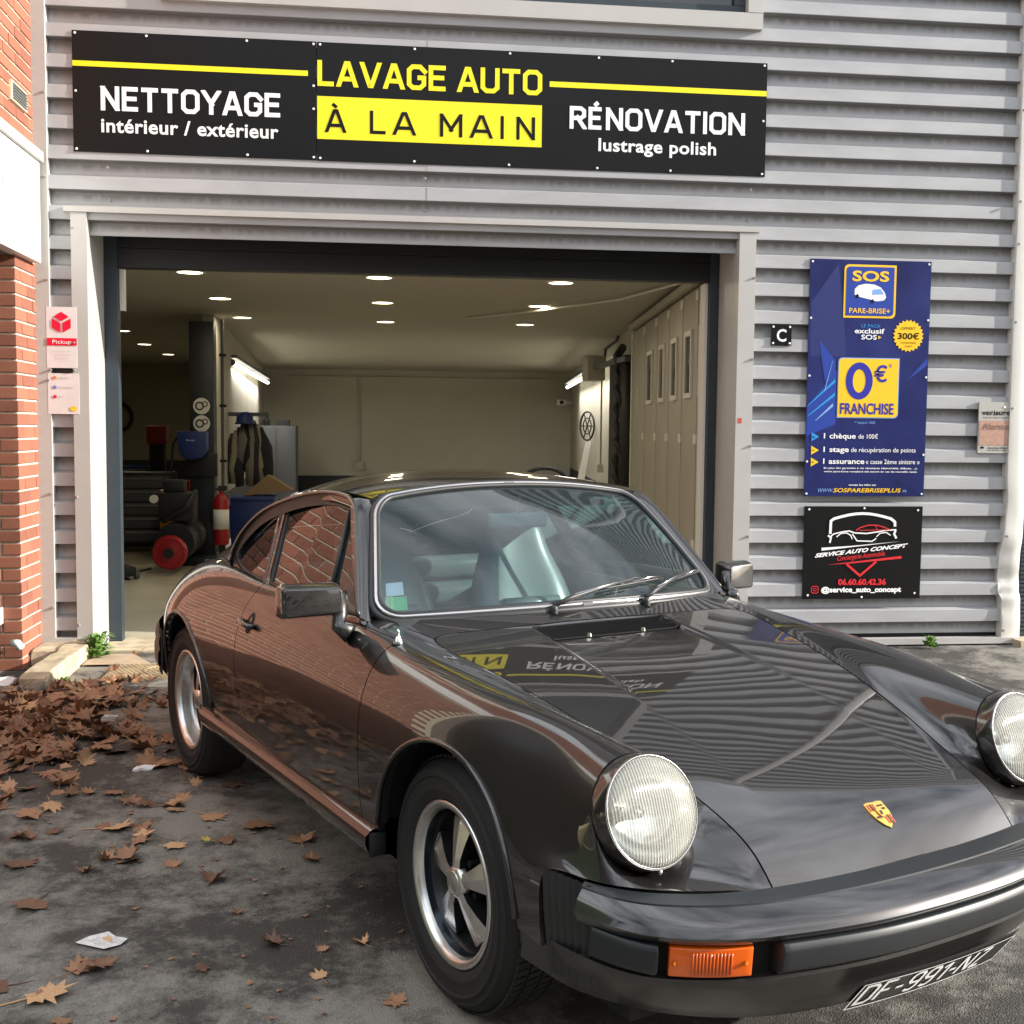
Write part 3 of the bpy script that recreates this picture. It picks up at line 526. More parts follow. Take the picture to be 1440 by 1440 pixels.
def rr(x0, z0, x1, z1, r, corners=(1, 1, 1, 1)):
    o = []
    for (cx, cz, a0, f, ex, ez) in [(x1-r, z0+r, -90, corners[0], x1, z0), (x1-r, z1-r, 0, corners[1], x1, z1), (x0+r, z1-r, 90, corners[2], x0, z1), (x0+r, z0+r, 180, corners[3], x0, z0)]:
        if f: o += [(cx+r*math.cos(R(a0+q)), cz+r*math.sin(R(a0+q))) for q in (0, 30, 60, 90)]
        else: o.append((ex, ez))
    return o
flat('logo_frame', rr(3.092, 2.207, 3.453, 2.557, .03, (1, 0, 1, 0)), Y2, m_gold, t); flat('logo_field', rr(3.106, 2.221, 3.439, 2.543, .025, (1, 0, 1, 0)), Y3, m_midb, t)
pt('lettering', 'SOS', 3.147, 2.45, .068, m_gold, .255, .035, YS-.0045)
# little round van drawing
van = [(3.165, 2.36), (3.165, 2.395), (3.19, 2.42), (3.24, 2.432), (3.30, 2.428), (3.345, 2.41), (3.375, 2.375), (3.385, 2.345), (3.37, 2.325), (3.32, 2.318), (3.27, 2.33), (3.2, 2.345)]
flat('printed_van', van, YS-.0045, m_swht, t); flat('printed_van_window', [(3.285, 2.36), (3.29, 2.395), (3.345, 2.4), (3.37, 2.365)], YS-.0052, m_ltb, t)
for x, z in ((3.185, 2.35), (3.29, 2.318)): flat('printed_van_wheel', [(x+.009*math.cos(a), z+.014*math.sin(a)) for a in np.linspace(0, 6.28, 12, endpoint=False)], YS-.0056, m_sblk, t)
pt('lettering', 'PARE-BRISE+', 3.131, 2.239, .034, m_gold, .283, .02, YS-.0045)
pt('lettering', 'LE PACK', 3.219, 2.145, .022, m_cyan, .134); pt('lettering', 'exclusif', 3.174, 2.106, .033, m_swht, .207, .03); pt('lettering', 'SOS', 3.221, 2.066, .032, m_swht, .108, .03); flat('printed_arrow', [(3.34, 2.07), (3.34, 2.092), (3.362, 2.081)], Y2, m_gold, t)
flat('starburst', [(3.55+(.108 if k % 2 else .094)*math.cos(k*math.pi/24), 2.095+(.108 if k % 2 else .094)*math.sin(k*math.pi/24)) for k in range(48)], Y2, m_gold, t)
pt('lettering', '300€', 3.475, 2.073, .042, m_sblk, .15, .03); pt('lettering', 'OFFERT', 3.495, 2.135, .018, m_sblk, .105); pt('lettering', "D'AVANTAGES", 3.497, 2.043, .012, m_sblk, .108); pt('lettering', 'CLIENT', 3.525, 2.02, .012, m_sblk, .055)
flat('price_box', rr(3.066, 1.543, 3.495, 1.944, .03, (1, 0, 1, 0)), Y2, m_ltb, t); flat('price_box_field', rr(3.072, 1.549, 3.489, 1.938, .028, (1, 0, 1, 0)), Y3, m_gold, t)
o_ = []; 
for (rx, rz) in ((.094, .124), (.045, .078)): o_.append([(3.216+rx*math.cos(a), 1.79+rz*math.sin(a)) for a in np.linspace(0, 2*math.pi, 32, endpoint=False)])
mb = MB().add([(a, YS-.0045, b) for a, b in o_[0]+o_[1]], [(i, (i+1) % 32, 32+(i+1) % 32, 32+i) for i in range(32)]); fix(mb.build('lettering', m_dkb, t), t)
pt('lettering', '€', 3.318, 1.787, .108, m_dkb, .092, .02, YS-.0045); pt('lettering', '*', 3.42, 1.86, .05, m_dkb, .022, .0, YS-.0045)
pt('lettering', 'FRANCHISE', 3.089, 1.571, .074, m_dkb, .374, .03, YS-.0045)
pt('lettering', "** Jusqu'à 100€", 3.19, 1.506, .016, m_ltb, .147)
for (z, c, a, aw, b, bx, bw) in [(1.406, m_cyan, '1 chèque', .222, 'de 100€', 3.223, .137), (1.316, m_gold, '1 stage', .176, 'de récupération de points', 3.174, .454), (1.237, m_gold, '1 assurance', .287, '« casse 2ème sinistre »', 3.28, .379)]:
    flat('printed_arrow', [(2.897, z-.02), (2.897, z+.04), (2.95, z+.01)], Y2, c, t); pt('lettering', a, 2.982, z, .036, m_swht, aw, .03); pt('lettering', b, bx, z, .032, m_swht, bw)
    pt('lettering', '+' if c is m_gold else 'ou', 2.901, z+.002, .016, m_sblk, .018, .03)
pt('lettering', 'En plus des garanties à vie classiques (étanchéité, défauts, ...),', 2.988, 1.203, .012, m_swht, .656, .02); pt('lettering', 'votre pare-brise remplacé est assuré en cas de nouvelle casse.', 2.989, 1.18, .012, m_swht, .656, .02)
pt('lettering', 'toutes les infos sur', 3.165, 1.09, .013, m_swht, .194, .02); pt('lettering', 'WWW.', 2.95, 1.046, .026, m_ltb, .105, shear=.2); pt('lettering', 'SOSPAREBRISEPLUS', 3.058, 1.046, .028, m_gold, .475, .03, shear=.2); pt('lettering', '.FR', 3.54, 1.046, .018, m_ltb, .035)
screws(t, [(2.872, 2.57), (3.68, 2.57), (2.872, 1.035), (3.682, 1.035), (2.87, 1.82), (3.685, 1.82), (2.87, 1.25), (3.685, 1.3), (3.685, 2.2), (2.87, 2.2)], YS-.0005)
# black car service board
t = sign_root('advert_board', 3.28, .325, 'black board with car outline drawing, phone number and red chevron', 'advertising board')
panel(t, 2.864, .324, 3.694, .951, m_sblk, .006); YB = YS-.0035
def stroke(name, pts, w, m, y=YB):
    mb = MB(); ribbon(mb, pts, w, y, lambda a, b: (a, b)); return fix(mb.build(name, m, t), t)
arc = [(3.046, .765), (3.048, .852)]+[(3.07+.40*k/8, .868+.035*math.sin(math.pi*k/8)) for k in range(9)]+[(3.498, .846), (3.50, .815)]
stroke('drawn_arch', arc, .018, m_swht)
stroke('drawn_car', [(3.04, .74), (3.07, .765), (3.13, .779), (3.18, .785), (3.215, .772), (3.3, .768), (3.38, .779), (3.44, .79), (3.51, .793)], .009, m_swht)
stroke('drawn_car', [(3.03, .755), (3.052, .74), (3.044, .705)], .012, m_swht, YB-.001); stroke('drawn_car', [(3.09, .745), (3.12, .768), (3.16, .772), (3.19, .755), (3.2, .73)], .007, m_swht, YB-.001)
stroke('drawn_car', [(3.2, .765), (3.235, .718), (3.34, .715), (3.37, .735)], .008, m_swht, YB-.001); stroke('drawn_car', [(3.37, .745), (3.395, .77), (3.44, .775), (3.47, .755)], .007, m_swht, YB-.001); stroke('drawn_car', [(3.505, .79), (3.495, .765), (3.512, .735)], .014, m_swht, YB-.001)
stroke('drawn_roof', [(3.225, .789), (3.255, .808), (3.31, .824), (3.37, .824), (3.42, .812), (3.465, .793)], .007, m_sred, YB-.002); stroke('drawn_roof', [(3.25, .789), (3.45, .793)], .005, m_sred, YB-.002); stroke('drawn_roof', [(3.36, .822), (3.375, .792)], .005, m_sred, YB-.003)
fix(MB().add([(a, YB, b) for a, b in [(2.988, .652), (2.988, .672), (3.2, .684), (3.54, .714)]], [(0, 1, 2, 3)]).build('drawn_bar', m_swht, t), t)
def slant(P): P[:, 2] += (P[:, 0]-2.94)*.105; return P
fix(text('lettering', 'SERVICE AUTO CONCEPT', 2.942, YB, .606, .026, m_swht, t, .655, .045, shear=.35, M3=slant), t)
fix(text('lettering', 'Conciergerie Automobile', 3.1, YB, .566, .034, m_sred, t, .335, .01, shear=.3, M3=lambda P: slant(P)), t)
fix(MB().add([(a, YB, b) for a, b in [(3.03, .556), (3.2, .575), (3.55, .615), (3.558, .606), (3.55, .597), (3.2, .565)]], [tuple(range(6))]).build('drawn_line', m_sred, t), t)
stroke('drawn_chevron', [(3.165, .562), (3.262, .482), (3.375, .578)], .015, m_sred, YB-.001)
fix(text('lettering', '06.60.60.42.36', 3.111, YB, .42, .04, m_sred, t, .338, .04), t); fix(text('lettering', '@service_auto_concept', 2.994, YB, .371, .035, m_swht, t, .564, .045), t)
stroke('photo_app_mark', rr(2.925, .366, 2.972, .411, .012)+[rr(2.925, .366, 2.972, .411, .012)[0]], .005, m_sred); stroke('photo_app_mark', [(2.949+.010*math.cos(a), .388+.010*math.sin(a)) for a in np.linspace(0, 6.3, 14)], .004, m_sred)
screws(t, [(2.895, .93), (3.28, .938), (3.66, .925), (2.9, .35), (3.28, .335), (3.655, .36)], YS-.002)
# alarm sign half tucked behind the corner strip
t = sign_root('alarm_sign', 4.17, 1.315, 'small grey and faded red alarm notice beside the corner strip', 'sign'); m_sil = mat('sign_silver', srgb('b3b1aa'), .4, metal=.2); m_fade = mat('sign_faded', srgb('b08a78'), .5, noise=.12, nscale=30)
panel(t, 4.068, 1.316, 4.33, 1.662, m_sil, .012, FY-.004); flat('red_field', rect(4.074, 1.367, 4.329, 1.536), FY-.0175, m_fade, t)
fix(text('lettering', 'verisure', 4.086, FY-.0175, 1.574, .036, m_sblk, t, .206, .02), t); fix(text('lettering', 'Alarmes Haute Sécurité', 4.096, FY-.0175, 1.552, .011, m_sblk, t, .19), t)
fix(text('lettering', 'Alarme', 4.094, FY-.019, 1.477, .042, mat('faded_text', srgb('7c5f55'), .6), t, .19, .02), t); fix(text('lettering', 'Securitas Direct', 4.14, FY-.0175, 1.347, .01, m_sblk, t, .14, .03), t); fix(text('lettering', '01 49 69 21 20', 4.14, FY-.0175, 1.332, .009, m_sblk, t, .13, .02), t)
flat('printed_mark', rect(4.086, 1.346, 4.11, 1.36), FY-.0175, m_sblk, t); fix(MB().lathe([(0, -.002), (.008, -.002), (.008, -.0)], 14, 'Y', (4.25, FY-.017, 1.628)).build('bird_mark', m_swht, t), t)
# pickup plates
m_pw = mat('plate_pinkish', srgb('d8cfcd'), .4, noise=.05, nscale=10); m_pr = mat('plate_red', srgb('dc0032'), .4); YP = FY-.029
t = sign_root('pickup_sign', -1.9, 1.79, 'white plate with red cube and the word Pickup', 'sign')
fix(MB().box(-1.992, YP+.003, 1.795, -1.812, YP+.008, 2.167).build('panel', m_pw, t), t)
def hexp(cx, cz, pts): return [(cx+a, cz+b) for a, b in pts]
cx, cz = -1.903, 2.073; a_, b_ = .056, .033
flat('cube_mark', hexp(cx, cz, [(-.045, .034), (0, .064), (.045, .034), (.0, .006)]), YP, m_pr, t); flat('cube_mark', hexp(cx, cz, [(-.056, .024), (-.006, -.004), (-.006, -.064), (-.056, -.034)]), YP, m_pr, t); flat('cube_mark', hexp(cx, cz, [(.056, .024), (.056, -.034), (.006, -.064), (.006, -.004), (.02, .003)]), YP, m_pr, t)
flat('red_band', rect(-1.99, 1.932, -1.813, 1.977), YP, m_pr, t); fix(text('lettering', 'Pickup', -1.957, YP-.001, 1.943, .024, m_swht, t, .112), t)
m_gtx = mat('plate_text', srgb('b3a9a8'), .5)
for q, sx in enumerate(('Retrait de colis', 'Lundi - Samedi', 'Retours')): fix(text('lettering', sx, -1.903, YP, 1.893-.022*q, .008, m_gtx, t, .1-.01*q, align='CENTER'), t)
t = sign_root('pickup_sign', -1.895, 1.51, 'plain white plate with three coloured dots below the Pickup plate', 'sign')
fix(MB().box(-1.989, YP+.003, 1.513, -1.804, YP+.008, 1.762).build('panel', m_pw, t), t)
for z, c, wd, sx in [(1.735, mat('dot_orange', srgb('e07a3a'), .5), .07, 'colissimo'), (1.677, mat('dot_blue', srgb('6a79c8'), .5), .09, 'chronopost'), (1.619, m_pr, .03, 'dpd')]:
    flat('dot', [(-1.948+.011*math.cos(a), z+.011*math.sin(a)) for a in np.linspace(0, 6.28, 14, endpoint=False)], YP, c, t); fix(text('lettering', sx, -1.928, YP, z-.005, .011, m_gtx, t, wd, .01), t)
flat('yellow_sticker', [(-1.838+.02*math.cos(a), 1.546+.016*math.sin(a)) for a in np.linspace(0, 6.28, 16, endpoint=False)], YP, m_gold, t)
for x in (-1.97, -1.83): bolt(x, 1.782, YP+.003)
# ================================================================== BRICK BUILDING ON THE LEFT
def brick_mat(name):
    m = mat(name, srgb('b4583f'), .85, bump=.5, bscale=90); n = m.node_tree; b = n.nodes['Principled BSDF']
    t_ = n.nodes.new('ShaderNodeTexCoord'); ob = n.nodes.new('ShaderNodeObjectInfo'); z = n.nodes.new('ShaderNodeTexNoise'); z.inputs['Scale'].default_value = 14; z.inputs['Detail'].default_value = 6; n.links.new(t_.outputs['Object'], z.inputs['Vector'])
    return m, n, b, ob, z
m_brick, n_, b_, ob_, z_ = brick_mat('brick_red')
mx1 = n_.nodes.new('ShaderNodeMixRGB'); mx1.inputs['Color1'].default_value = (.19, .066, .043, 1); mx1.inputs['Color2'].default_value = (.32, .120, .070, 1)
md = n_.nodes.new('ShaderNodeMath'); md.operation = 'ADD'; md.inputs[1].default_value = -.25; ad = n_.nodes.new('ShaderNodeMath'); ad.operation = 'ADD'
n_.links.new(ob_.outputs['Random'], ad.inputs[0]); n_.links.new(z_.outputs['Fac'], ad.inputs[1]); n_.links.new(ad.outputs[0], md.inputs[0]); n_.links.new(md.outputs[0], mx1.inputs['Fac']); n_.links.new(mx1.outputs[0], b_.inputs['Base Color'])
# brick darkened for the joined wall, dimming its reflection in the car: random per brick from a face attribute
m_brickw, n_, b_, ob_, z_ = brick_mat('brick_red_wall_dimmed')
at = n_.nodes.new('ShaderNodeAttribute'); at.attribute_name = 'tone'; mx1 = n_.nodes.new('ShaderNodeMixRGB'); mx1.inputs['Color1'].default_value = (.17, .060, .040, 1); mx1.inputs['Color2'].default_value = (.27, .104, .064, 1)
md = n_.nodes.new('ShaderNodeMath'); md.operation = 'ADD'; md.inputs[1].default_value = -.25; ad = n_.nodes.new('ShaderNodeMath'); ad.operation = 'ADD'
n_.links.new(at.outputs['Fac'], ad.inputs[0]); n_.links.new(z_.outputs['Fac'], ad.inputs[1]); n_.links.new(ad.outputs[0], md.inputs[0]); n_.links.new(md.outputs[0], mx1.inputs['Fac']); n_.links.new(mx1.outputs[0], b_.inputs['Base Color'])
m_mort = mat('mortar', srgb('c4bba9'), .95, bump=.4, bscale=120)
XW = -2.05; bb = empty('brick_building', (XW, 7.5, 0), label='red brick building with a pier beside the grey metal facade', cat='building')
def bmesh_brick(lx, ly):
    mb = MB().box(-lx, -ly, 0, 0, 0, .0645); me = mb.mesh('brick'); bm = bmesh.new(); bm.from_mesh(me); bmesh.ops.bevel(bm, geom=bm.edges[:], offset=.003, segments=1, affect='EDGES'); bm.to_mesh(me); bm.free(); me.materials.append(m_brick); return me
bs, bh_, bq = bmesh_brick(.105, .215), bmesh_brick(.215, .105), bmesh_brick(.105, .20)
def brick(me, x, y, z): # x,y = max corner (visible corner), world
    o = bpy.data.objects.new('brick', me); C.objects.link(o); o.parent = bb; o.location = (x-XW+random.uniform(-.002, .002), y-7.5+random.uniform(-.001, .001), z)
P0, P1 = 7.08, 7.495
for i in range(32):
    z = .0+.076*i
    if i % 2:
        brick(bs, XW, P0+.215, z); brick(bq, XW, P1, z); brick(bh_, XW-.118, P0+.105, z); brick(bh_, XW-.345, P0+.105, z)
    else:
        brick(bh_, XW, P0+.105, z); brick(bs, XW, P0+.333, z); brick(mbq := bmesh_brick(.105, .07) if i == 0 else mbq, XW, P1, z); brick(bh_, XW-.228, P0+.105, z)
for i in range(40, 56):
    z = .0+.076*i+.02; y = P1-(.0 if i % 2 else .11)
    if not i % 2: brick(bh_, XW, P1, z)
    while y > 6.5: 
        brick(bs, XW, y, z); y -= .227
MBx().box(-.45, P0+.009-7.5, .0, -.008, P1-7.5, 2.44).build('mortar_bed', m_mort, bb); MBx().box(-.3, 6.45-7.5, 3.04, -.008, P1-7.5, 6.5).build('mortar_bed', m_mort, bb)
# rest of the wall, outside the picture but mirrored in the car
mb = MB(); tones = []
def wallb(ya, yb, za, zb):
    nz_ = int((zb-za)/.076)
    for i in range(nz_):
        z = za+.076*i; y = yb-(.11 if i % 2 else 0)
        if i % 2: mb.box(XW-.1, yb-.1, z, XW, yb, z+.0645); tones.append(random.random())
        while y-.215 > ya: mb.box(XW-.1, y-.215, z, XW+random.uniform(0, .002), y, z+.0645); tones.append(random.random()); y -= .227
wallb(4.15, 6.55, 0, 2.43); wallb(4.15, 6.27, 3.06, 6.5)
mb.v = [(x-XW, y-7.5, z) for x, y, z in mb.v]
o = mb.build('brick_courses', m_brickw, bb); tag(o, kind='stuff'); a = o.data.attributes.new('tone', 'FLOAT', 'FACE'); a.data.foreach_set('value', np.repeat(np.array(tones), 6))
MBx().box(-16, 4.05-7.5, 0, -.3, 4.139-7.5, 6.6).build('end_wall', mat('end_wall_dark', (.02, .02, .018), .6), bb)  # unseen; darkened and lengthened so the front wing reflects it black
MBx().box(-6, 4.14-7.5, 0, -.008, 6.55-7.5, 2.44).box(-6, 4.14-7.5, 3.04, -.009, 6.449-7.5, 6.5).build('mortar_bed', m_mort, bb)
MBx().box(-.9, 6.55-7.5, 0, -.5, P0-7.5, 2.44).build('dark_opening', m_dark, bb); MBx().box(-6, 4.14-7.5, 2.445, -.01, P1-7.5, 3.035).build('lintel', m_conc, bb)
tag(MB().box(-7.5, 3.3, 0, -2.9, 3.42, .34).build('added_low_wall', mat('low_wall_cream', srgb('d2c59c'), .8), bevel=.01), 'added low cream wall beyond the end of the brick building', 'wall')  # unseen; added to give the front wing a cream stripe in reflection
# vent grille
v_ = MB().box(-.01, 7.04-7.5, 3.285, .012, 7.34-7.5, 3.395)
g_ = v_.build('vent_grille', mat('vent_cream', srgb('d8cfae'), .5), bb)
for k in range(6): MBx().box(.0125, 7.055-7.5, 3.295+.016*k, .018, 7.325-7.5, 3.303+.016*k).build('louvre', m_grey, g_)
# white fascia sign
t = empty('fascia_sign', (-2.0, 5, 2.42), label='long white shop fascia with grey trim on the brick building', cat='sign')
MB().box(-.08, -.84, .0, 0, 2.43, .60).build('panel', mat('fascia_white', srgb('e6e6e4'), .35), t, bevel=.004); MB().box(-.085, -.86, .601, .02, 2.455, .665).build('top_trim', m_flash, t, bevel=.004)
me_ = text('lettering', 's', 0, 0, 0, .14, mat('fascia_grey', srgb('a8abb5'), .5), t); 
me_.rotation_euler = (0, 0, R(90)); me_.location = (.004, 6.70-5-.01, .30)
# little parts at the base of the pier
t = empty('house_number_box', (-2.2, 7.03, .28), label='small grey metal box on the front of the brick pier', cat='meter box'); MB().box(-.1, -.02, 0, .045, .05, .1).build('box', m_flash, t, bevel=.004); MB().lathe([(0, -.024), (.012, -.024), (.012, -.019)], 12, 'Y', (.02, 0, .07)).build('keyhole', m_dark, t)
t = empty('white_pipe', (-2.05, 7.04, .17), label='short white pipe end at the foot of the brick pier', cat='pipe'); MB().tube([(-.05, 0, 0), (-.015, -.01, .0), (.0, .0, -.03)], .024, 12).build('pipe', m_swht, t, smooth=True)
# ---------------------------------------------------------- kerb, threshold stones, grate
def rough_block(name, x0, y0, z0, x1, y1, z1, m, lab=None, cat=None, kind=None, seed=0, amp=.008, cuts=6):
    bm = bmesh.new(); bmesh.ops.create_cube(bm, size=1)
    bmesh.ops.bevel(bm, geom=bm.edges[:], offset=.06, segments=1, affect='EDGES'); bmesh.ops.subdivide_edges(bm, edges=bm.edges[:], cuts=cuts, use_grid_fill=True)
    from mathutils import noise as NO
    for v in bm.verts:
        v.co = Vector((x0+(v.co.x+.5)*(x1-x0), y0+(v.co.y+.5)*(y1-y0), z0+(v.co.z+.5)*(z1-z0)))
        v.co += Vector([NO.noise(v.co*9+Vector((seed, k*7, 0)))*amp+NO.noise(v.co*30+Vector((seed, k*7, 5)))*amp*.5 for k in range(3)])
    me = bpy.data.meshes.new(name); bm.to_mesh(me); bm.free(); o = link(name, me, None, m, True); me.set_sharp_from_angle(angle=R(35)); return tag(o, lab, cat, None, kind)
rough_block('kerb', -1.885, 6.38, -.05, -1.745, 7.48, .105, m_conc, kind='structure', amp=.012)
rough_block('kerb', -2.05, 7.2, -.05, -1.89, 7.48, .095, m_conc, kind='structure', seed=3)
m_stone = mat('kerb_stone', srgb('7c7268'), .9, noise=.3, nscale=14, bump=.7, bscale=50)
rough_block('kerb_stone', -1.98, 6.12, -.05, -1.84, 6.36, .07, m_stone, 'broken grey stone at the end of the concrete kerb', 'stone', seed=5, amp=.02)
rough_block('kerb_stone', -1.83, 6.2, -.05, -1.73, 6.36, .085, m_stone, 'upright dark stone against the end of the kerb', 'stone', seed=8, amp=.02)
rough_block('kerb_stone', -2.25, 6.0, -.05, -2.0, 6.34, .06, m_stone, 'flat grey stone at the foot of the wall by the leaf pile', 'stone', seed=9, amp=.02)
rough_block('white_rag', -2.12, 6.42, .0, -1.95, 6.62, .05, m_swht, 'crumpled white plastic lying by the kerb stones', 'litter', seed=2, amp=.03)
tag(MB().add([(-1.735, 7.15, .014), (-1.33, 7.15, .014), (-1.50, 7.49, .014), (-1.735, 7.49, .014)], [(0, 1, 2, 3)]).build('threshold_slab', mat('slab_pale', srgb('b09c84'), .8, noise=.15, nscale=12)), kind='structure')
t = empty('drain_cover', (-1.18, 6.98, .004), label='rusty patterned iron cover set in the ground by the doorway', cat='drain cover')
m_iron = mat('iron', srgb('a8977a'), .75, metal=.2, noise=.35, nscale=10, bump=.5, bscale=40)
MB().box(-.36, -.2, -.02, .42, .2, .006).build('plate', m_iron, t)
mb = MB()
for i in range(26):
    for j in range(13):
        x, y = -.345+.029*i+(.0145 if j % 2 else 0), -.185+.029*j
        if abs(math.hypot(x, y)-.155) > .018: mb.box(x-.008, y-.008, .007, x+.008, y+.008, .014)
tag(mb.build('raised_studs', m_iron, t), kind='stuff'); MB().lathe([(.147, .007), (.147, .012), (.163, .012), (.163, .007)], 40, 'Z').build('ring', m_iron, t)
# weeds
m_weed = mat('weed_green', (.12, .24, .04), .6)
def weed(x, y, n, h, lab):
    t = empty('weed', (x, y, 0), label=lab, cat='weed'); rn = random.Random(int(x*100)); mb = MB()
    for k in range(n):
        a = rn.uniform(0, 6.28); r = rn.uniform(.01, h*.6); z = rn.uniform(.2, 1)*h; w_ = rn.uniform(.008, .018); c, s = math.cos(a), math.sin(a)
        mb.add([(r*c*.3, r*s*.3, z*.5), (r*c*.8-s*w_, r*s*.8+c*w_, z), (r*c*1.3, r*s*1.3, z*.9), (r*c*.8+s*w_, r*s*.8-c*w_, z)], [(0, 1, 2, 3)])
    tag(mb.build('leaves', m_weed, t), kind='stuff'); MB().tube([(0, 0, 0), (.005, 0, h*.7)], .003, 5).build('stem', m_weed, t)
weed(-1.70, 7.38, 160, .17, 'bright green weed growing against the door jamb'); weed(-1.70, 6.62, 60, .06, 'small weed among brown leaves beside the kerb'); weed(3.72, 7.38, 70, .09, 'green weed growing under the ribbed cladding by the corner strip'); weed(-2.13, 6.75, 50, .08, 'tiny weed at the foot of the brick pier')
# ================================================================== STREET BEHIND THE CAMERA (seen only in reflections; houses raised to block low sky)
def street_building(x0, x1, y, h, m, lab, nwx, nfl, roofc=None):
    t = empty('street_building', ((x0+x1)/2, y, 0), label=lab, cat='building'); W = x1-x0
    MB().box(-W/2, -8, 0, W/2, 0, h).build('wall', m, t); MB().box(-W/2-.2, -8.2, h, W/2+.2, .2, h+.3).build('roof', m_grey, t)
    for i in range(nwx):
        for j in range(nfl):
            cx = -W/2+W*(i+.5)/nwx; z = 1+j*(h/nfl); f = MB().box(cx-.7, .002, z, cx+.7, .06, z+1.5).build('window', m_white, t); MB().box(cx-.6, .061, z+.1, cx+.6, .08, z+1.4).build('pane', m_glassd, f)
m_hedge = mat('hedge_green', (.03, .05, .02), .8, noise=.5, nscale=6)
def hedge(x0, y0, x1, y1, h, lab):
    t = empty('hedge', ((x0+x1)/2, (y0+y1)/2, 0), label=lab, cat='hedge'); rn = random.Random(5); mb = MB()
    for k in range(7000):
        x, y, z = rn.uniform(x0, x1)-(x0+x1)/2, rn.uniform(y0, y1)-(y0+y1)/2, rn.uniform(.05, h)+.2*math.sin(k); a, b = rn.uniform(-.15, .15), rn.uniform(-.15, .15)
        mb.add([(x, y, z), (x+a, y+.1, z+b), (x-b, y-a, z+.18)], [(0, 1, 2)])
    tag(mb.build('foliage', m_hedge, t), kind='stuff'); MB().box((x0-x1)/2+.2, (y0-y1)/2+.2, 0, (x1-x0)/2-.2, (y1-y0)/2-.2, h-.2).build('core', m_hedge, t)
hedge(-11.5, -12, -9.5, 3.9, 5.4, 'unseen tall dark hedge put beyond the brick building corner')  # stand-in for a dark mass, keeps sky out of the wing reflection
tag(MB().add([(-9.2, -8, .006), (-7.6, -8, .006), (-7.6, 5, .006), (-9.2, 5, .006)], [(0, 1, 2, 3)]).build('pavement', mat('pavement_pale', srgb('c9bfa2'), .85)), kind='structure')
street_building(-16, -3, -13, 9.5, mat('render_brown', srgb('6b6152'), .8), 'unseen brown rendered house across the street', 4, 2)  # height raised against sky fill, walls darkened for the wing reflection
street_building(-2, 6, -12, 7.2, mat('render_white', srgb('c9c7c2'), .8), 'unseen pale workshop raised across the street', 3, 1); street_building(8, 22, -14, 9, mat('render_sand', srgb('b7a98c'), .8), 'unseen sand coloured block across the street', 5, 3)
tag(MB().add([(-60, -9, .004), (60, -9, .004), (60, -2.5, .004), (-60, -2.5, .004)], [(0, 1, 2, 3)]).build('road', mat('road_grey', (.06, .06, .06), .85, bump=.4, bscale=80)), kind='structure')
# ================================================================== LEAVES
m_leaf = mat('leaf_brown', (.3, .12, .05), .65); n_ = m_leaf.node_tree; b_ = n_.nodes['Principled BSDF']; ob_ = n_.nodes.new('ShaderNodeObjectInfo'); r_c = n_.nodes.new('ShaderNodeValToRGB')
el_ = r_c.color_ramp.elements; el_[0].color = (.13, .066, .040, 1); el_[1].color = (.60, .36, .19, 1); e = el_.new(.5); e.color = (.34, .175, .095, 1)
n_.links.new(ob_.outputs['Random'], r_c.inputs[0]); z_ = n_.nodes.new('ShaderNodeTexNoise'); z_.inputs['Scale'].default_value = 25; mm = n_.nodes.new('ShaderNodeMixRGB'); mm.blend_type = 'MULTIPLY'; mm.inputs['Fac'].default_value = .7
t_ = n_.nodes.new('ShaderNodeTexCoord'); n_.links.new(t_.outputs['Object'], z_.inputs['Vector']); rz_ = n_.nodes.new('ShaderNodeMapRange'); rz_.inputs['To Min'].default_value = .45; rz_.inputs['To Max'].default_value = 1.5
n_.links.new(z_.outputs['Fac'], rz_.inputs['Value']); n_.links.new(r_c.outputs[0], mm.inputs['Color1']); n_.links.new(rz_.outputs[0], mm.inputs['Color2']); n_.links.new(mm.outputs[0], b_.inputs['Base Color'])
def leaf_mesh(seed, curl):
    rn = random.Random(seed); tips = [(-90, .45), (-35, .62), (5, .66), (28, .88), (60, .78), (90, 1.0), (120, .78), (152, .88), (175, .66), (215, .62)]
    out = []
    for i, (a, r) in enumerate(tips):
        a += rn.uniform(-6, 6); r *= rn.uniform(.85, 1.12)
        if i == 0: out.append((.10*math.cos(R(a)), -.28)); continue
        out.append((r*math.cos(R(a)), r*math.sin(R(a))))
        if i < len(tips)-1:
            a2, r2 = (a+tips[i+1][0])/2, min(r, tips[i+1][1])*rn.uniform(.62, .82); out.append((r2*math.cos(R(a2-4)), r2*math.sin(R(a2-4))))
    n = len(out); vs = [(0, 0, 0)]; 
    for s in (.5, 1.0):
        for k, (x, y) in enumerate(out): vs.append((x*s, y*s, 0))
    kx, ky = rn.uniform(-.2, 1)*curl, rn.uniform(-.1, .8)*curl
    V = []
    for (x, y, z) in vs:
        rr_ = x*x; z = kx*x*x*.9+ky*y*y*.5+.07*curl*math.sin(5*x+seed)+.10*curl*math.cos(7*y+seed*2)*abs(x); z += (.12*abs(x) if y > 0 else 0)*rn.uniform(.3, 1)
        V.append((x, y, z))
    zmin = min(v[2] for v in V); V = [(x*.5, y*.5, (z-zmin)*.5) for x, y, z in V]
    fs = [(0, 1+k, 1+(k+1) % n) for k in range(n)]+[(1+k, 1+n+k, 1+n+(k+1) % n, 1+(k+1) % n) for k in range(n)]
    mb = MB().add(V, fs); mb.tube([(0, -.02, .01-zmin*.5), (.02, -.3, .02), (.05, -.55, .03)], .012, 4)
    me = mb.mesh('leaf', clean=False); me.materials.append(m_leaf); me.polygons.foreach_set('use_smooth', [True]*len(me.polygons)); return me
